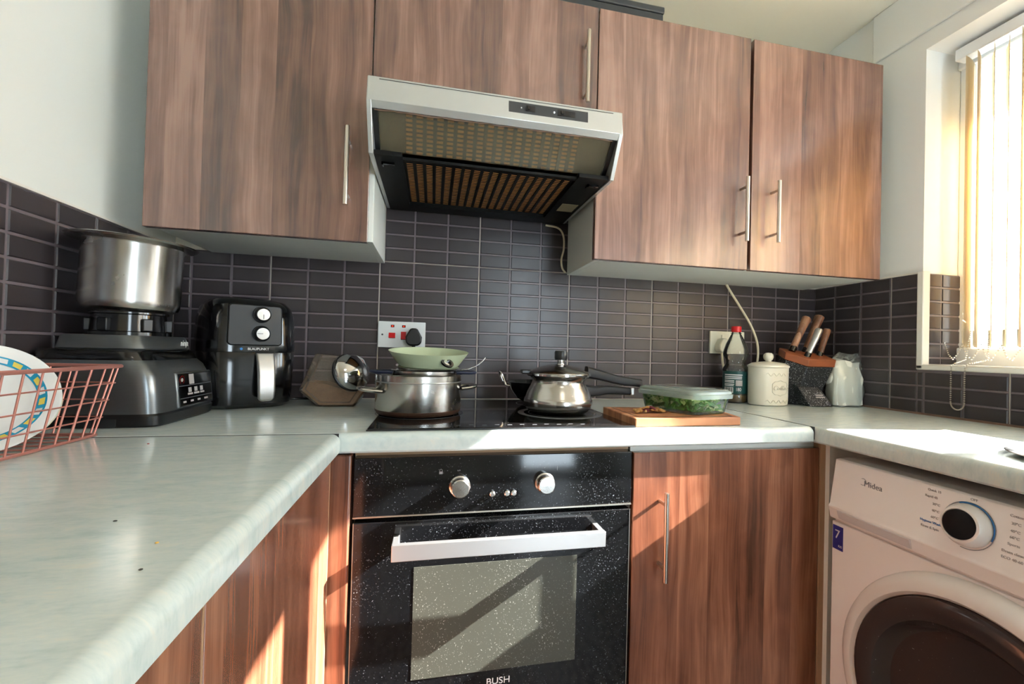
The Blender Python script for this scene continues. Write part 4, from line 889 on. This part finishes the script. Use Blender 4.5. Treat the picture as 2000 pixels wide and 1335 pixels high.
for k in range(34):
    a = rnd.uniform(-1, 1); c = (.428 + .042 * a, -.497 + rnd.uniform(-.016, .016), BT + .005 + rnd.uniform(0, .011) * (1 - abs(a)))
    t_ = MB().sphere((0, 0, 0), 1, 7, 5); sc_ = [rnd.uniform(.004, .010), rnd.uniform(.003, .008), rnd.uniform(.002, .0045)]
    t_.v = [(v[0] * sc_[0] * rnd.uniform(.7, 1.3), v[1] * sc_[1] * rnd.uniform(.7, 1.3), v[2] * sc_[2]) for v in t_.v]
    t_.xf(Matrix.Translation(c) @ Matrix.Rotation(rnd.uniform(0, 3), 4, 'Z') @ Matrix.Rotation(rnd.uniform(-.7, .7), 4, 'X'))
    (sr if (abs(a - .1) < .35 and k % 2) else sm).add(t_.v, t_.f)
for nm, mb_, mm in (('brown_scraps', sm, 'scrap'), ('purple_scraps', sr, 'scrap_red')):
    q = obj(nm, mb_, mm, sc, smooth=60); q['kind'] = 'stuff'

# ------------------------------------------------------------------ bottle
bx_, by_ = .971, -.100
bt = thing('drink_bottle', 'clear plastic bottle with red cap and dark green label', 'bottle', (bx_, by_, CT))
R = .0435
bp_ = [(.0001, .006), (.02, .004), (.036, .0008), (.041, .004), (R, .014), (R, .030), (R - .001, .032), (R - .001, .112), (R, .116), (R - .002, .125), (.0345, .137), (.0325, .146), (.0345, .155), (R - .001, .170), (R, .180), (R - .003, .192), (.034, .212), (.022, .236), (.0145, .250), (.0135, .256), (.0135, .262)]
obj('body', MB().lathe(bp_, (bx_, by_, CT), 56), 'pet', bt)
obj('label', MB().lathe([(R - .0006, .034), (R - .0003, .036), (R - .0003, .112), (R - .0006, .113)], (bx_, by_, CT), 56), 'label_green', bt)['label'] = 'dark green wrap label with white print'
obj('drink', MB().lathe([(.0001, .007), (.034, .003), (.0385, .009), (.0400, .016), (.0400, .029), (.0001, .0295)], (bx_, by_, CT), 48), 'cola', bt)
obj('cap', MB().lathe([(.0165, .254), (.017, .256), (.017, .272), (.0158, .2745), (.0001, .275)], (bx_, by_, CT), 40), 'bottle_red', bt)
obj('neck_ring', MB().lathe([(.0135, .248), (.0185, .249), (.0185, .251), (.0135, .252)], (bx_, by_, CT), 40), 'pet', bt)
va = math.atan2(-1.433, -1.088)   # direction towards the room
def lab(a0, a1, z0_, z1_, m_):
    n = 6; vs = []; rr = R + .0002
    for z in (z0_, z1_):
        for k in range(n + 1):
            a = va + math.radians(a0 + (a1 - a0) * k / n); vs.append((bx_ + rr * math.cos(a), by_ + rr * math.sin(a), CT + z))
    return obj('label_print', MB().add(vs, [(k, k + 1, n + 2 + k, n + 1 + k) for k in range(n)]), m_, bt)
for k, (z_, a0, a1) in enumerate(((.099, -52, 32), (.092, -52, 30), (.086, -52, 30), (.0785, -52, -4), (.073, -52, -4), (.066, -52, -4), (.061, -52, -6))): lab(a0, a1, z_, z_ + .0032, 'white_print')
lab(-52, -8, .037, .057, 'white_print'); lab(2, 32, .062, .082, 'pale_print')
for k in range(9): lab(-48 + k * 4.2, -46 + k * 4.2 + (k % 3) * .5, .041, .056, 'seam_black')
for k, s_ in enumerate(('1', '8', '0')):
    a = va + math.radians(8 + 9 * k - 2); 
a = va + math.radians(14); text('label_number', '180', 'white_print', bt, (bx_ + (R + .0006) * math.cos(a), by_ + (R + .0006) * math.sin(a), CT + .049), .017, rot=(math.pi / 2, 0, a + math.pi / 2), sx=.75)

# ------------------------------------------------------------------ coffee canister
kx_, ky_ = 1.047, -.172
kc = thing('coffee_canister', 'cream ceramic coffee canister with a round knob lid', 'canister', (kx_, ky_, CT))
obj('body', MB().loft([(CT + .0008, kx_, ky_, .063, .044, 2.2), (CT + .004, kx_, ky_, .067, .048, 2.2), (CT + .02, kx_, ky_, .0685, .049, 2.2), (CT + .13, kx_, ky_, .0695, .050, 2.2)], 64), 'canister', kc)
obj('lid', MB().loft([(CT + .1305, kx_, ky_, .071, .0515, 2.2), (CT + .134, kx_, ky_, .0725, .053, 2.2), (CT + .138, kx_, ky_, .0715, .052, 2.2), (CT + .146, kx_, ky_, .055, .041, 2.2), (CT + .150, kx_, ky_, .03, .022, 2), (CT + .152, kx_, ky_, .010, .010, 2)], 64), 'canister', kc)
obj('knob', MB().lathe([(.008, .15), (.009, .154), (.0145, .159), (.017, .167), (.0155, .175), (.010, .181), (.0001, .1825)], (kx_, ky_, CT), 36), 'canister', kc)
fyc = ky_ - .0505
def csurf(x, z, off=.0): # front surface of the canister
    t = min(.99, abs((x - kx_) / .069)); return (x, ky_ - .0496 * (1 - t ** 2.2) ** (1 / 2.2) - off, z)
cq = [(-.030, 0), (-.030, .014), (-.022, .021), (-.010, .022), (0, .026), (.010, .022), (.022, .021), (.030, .014), (.030, 0), (.030, -.014), (.022, -.021), (.010, -.022), (0, -.026), (-.010, -.022), (-.022, -.021), (-.030, -.014)]
KX = kx_ + .008
obj('embossed_frame', MB().tube([csurf(KX + a, CT + .062 + b_, .0005) for a, b_ in cq], .0013, 8, closed=True), 'canister', kc)
for zz in (.108, .016):
    obj('embossed_scroll', MB().tube([csurf(kx_ - .042 + .084 * k / 30, CT + zz + .005 * math.sin(k * .9), .0003) for k in range(31)], .0011, 6), 'canister', kc)
text('embossed_word', 'Coffee', 'canister', kc, (KX, fyc - .0001, CT + .062), .021, ext=.0012, shear=.25)

# ------------------------------------------------------------------ knife block and knives
nb = thing('knife_block', 'speckled black knife block with a wooden collar in the right corner', 'knife block', (1.215, -.15, CT))
def quad(z, pts): return [(x, y, zz) for (x, y, zz) in pts]
def hull(bot, top):
    n = len(bot); return MB().add(bot + top, [tuple(range(n))[::-1], tuple(range(n, 2 * n))] + [(i, (i + 1) % n, n + (i + 1) % n, n + i) for i in range(n)])
KS = -.024
def hull(bot, top):
    bot = [(x + KS, y, z) for x, y, z in bot]; top = [(x + KS, y, z) for x, y, z in top]
    n = len(bot); return MB().add(bot + top, [tuple(range(n))[::-1], tuple(range(n, 2 * n))] + [(i, (i + 1) % n, n + (i + 1) % n, n + i) for i in range(n)])
bot = [(1.165, -.155, CT + .001), (1.185, -.175, CT + .001), (1.262, -.182, CT + .001), (1.275, -.10, CT + .001), (1.165, -.085, CT + .001)]
top = [(1.142, -.168, 1.060), (1.190, -.218, 1.036), (1.296, -.222, 1.036), (1.312, -.150, 1.056), (1.165, -.110, 1.076)]
obj('body', hull(bot, top), 'granite_black', nb, bevel=.004)
topb = [(1.140, -.168, 1.0605), (1.189, -.220, 1.0365), (1.297, -.224, 1.0365), (1.314, -.150, 1.0565), (1.165, -.108, 1.0765)]
topt = [(x + .002, y - .004, z + .026) for x, y, z in topb]
obj('collar', hull(topb, topt), 'collar_wood', nb, bevel=.002)
fb = [(1.192, -.232, CT + .001), (1.284, -.236, CT + .001), (1.284, -.17, CT + .001), (1.192, -.17, CT + .001)]
ft = [(1.166, -.200, .968), (1.248, -.206, .968), (1.255, -.165, .975), (1.170, -.165, .975)]
ftt = obj('foot', hull(fb, ft), 'granite_black', nb, bevel=.003)
obj('foot_support', hull([(1.272, -.19, CT + .001), (1.312, -.15, CT + .001), (1.30, -.11, CT + .001), (1.262, -.14, CT + .001)], [(1.262, -.20, .968), (1.312, -.168, .968), (1.30, -.13, .965), (1.255, -.16, .965)]), 'black_plastic', nb, bevel=.003)
for k, (z_, xs, w_) in enumerate(((.937, 1.236, .030), (.930, 1.240, .034))): obj('name_plate', MB().box(xs + KS - w_ / 2, xs + KS + w_ / 2, -.2235 - .0015 * k, -.2215 - .0015 * k + .004, z_, z_ + .004), 'pale_print', nb)
def knife(label, base, tip, r0, r1, m_):
    t = thing('kitchen_knife', label, 'knife', base, 0, 'knives in the block')
    b_, p = Vector(base), Vector(tip); d_ = (p - b_).normalized()
    obj('bolster', MB().tube([b_ - d_ * .004, b_ + d_ * .016], [r0 * 1.02, r0 * .95], 14), 'black_gloss', t)
    obj('handle', MB().tube([b_ + d_ * .014, b_ + d_ * .03, b_.lerp(p, .55), p - d_ * .004, p], [r0 * .92, r0 * .95, r0 * 1.02, r1, r1 * .85], 16, flat=1.15), m_, t)
    obj('end_cap', MB().tube([p, p + d_ * .0015], [r1 * .82, r1 * .7], 16, flat=1.15), 'alu', t)
knife('leftmost kitchen knife with brown wooden handle in the block', (1.165, -.150, 1.094), (1.226, -.150, 1.214), .011, .0145, 'handle_wood')
knife('tallest kitchen knife with swirled wooden handle at the back of the block', (1.230, -.140, 1.088), (1.290, -.140, 1.222), .012, .0165, 'handle_wood')
knife('steel handled kitchen knife at the front of the block', (1.190, -.190, 1.072), (1.236, -.195, 1.170), .0105, .0125, 'alu')
knife('small right hand kitchen knife with wooden handle in the block', (1.262, -.170, 1.075), (1.294, -.170, 1.172), .010, .0125, 'handle_wood')

# ------------------------------------------------------------------ bag of flour
fbg = thing('flour_bag', 'clear plastic bag of white flour slumped against the right wall', 'bag', (1.335, -.225, CT))
rnd = random.Random(5); secs = []
def lumpy(secs, seg=48, amp=.004):
    mb = MB().loft(secs, seg); ph = [rnd.uniform(0, 6) for _ in range(6)]
    mb.v = [(x + amp * math.sin(y * 90 + z * 70 + ph[0]) + amp * .6 * math.sin(z * 160 + y * 50 + ph[1]), y + amp * math.sin(x * 80 + z * 60 + ph[2]) + amp * .7 * math.sin(x * 150 - z * 120 + ph[3]), max(CT + .0008, z + (amp * math.sin(x * 60 + ph[4]) if z > CT + .02 else 0))) for x, y, z in mb.v]
    return mb
bcx, bcy = 1.332, -.208
obj('flour', lumpy([(CT + .001, bcx, bcy, .052, .022, 3), (CT + .006, bcx, bcy, .060, .032, 3), (CT + .05, bcx, bcy, .062, .030, 3), (CT + .10, bcx, bcy, .061, .026, 3), (CT + .14, bcx + .003, bcy, .058, .017, 3), (CT + .158, bcx + .003, bcy, .052, .008, 3)], amp=.005), 'powder', fbg)
obj('film', lumpy([(CT + .001, bcx, bcy, .054, .024, 3), (CT + .006, bcx, bcy, .064, .036, 3), (CT + .05, bcx, bcy, .066, .035, 3), (CT + .10, bcx + .002, bcy, .065, .031, 3), (CT + .14, bcx + .004, bcy, .063, .020, 3), (CT + .165, bcx + .005, bcy, .060, .007, 3), (CT + .188, bcx + .014, bcy + .002, .046, .002, 3)], amp=.0035), 'bag_film', fbg)

# ------------------------------------------------------------------ crumbs on the left worktop
def crumb(label, x, y, m_, s_): tag(obj('crumb', MB().sphere((x, y, CT + .0007), .0013, 7, 5, (s_, 1.1, .5)), m_, smooth=60), label, 'crumb', 'crumbs on the left worktop')
#CRUMBS
crumb('tiny dark red crumb near the worktop joint', -.554, -.672, 'crumb_red', 1.5)
crumb('small yellow crumb on the left worktop', -.325, -1.089, 'crumb_yellow', 1.2)
crumb('dark crumb lying further left on the worktop', -.389, -1.031, 'crumb_dark', 1.4)
crumb('dark crumb nearest the viewer on the worktop', -.310, -1.138, 'crumb_dark', 1.2)
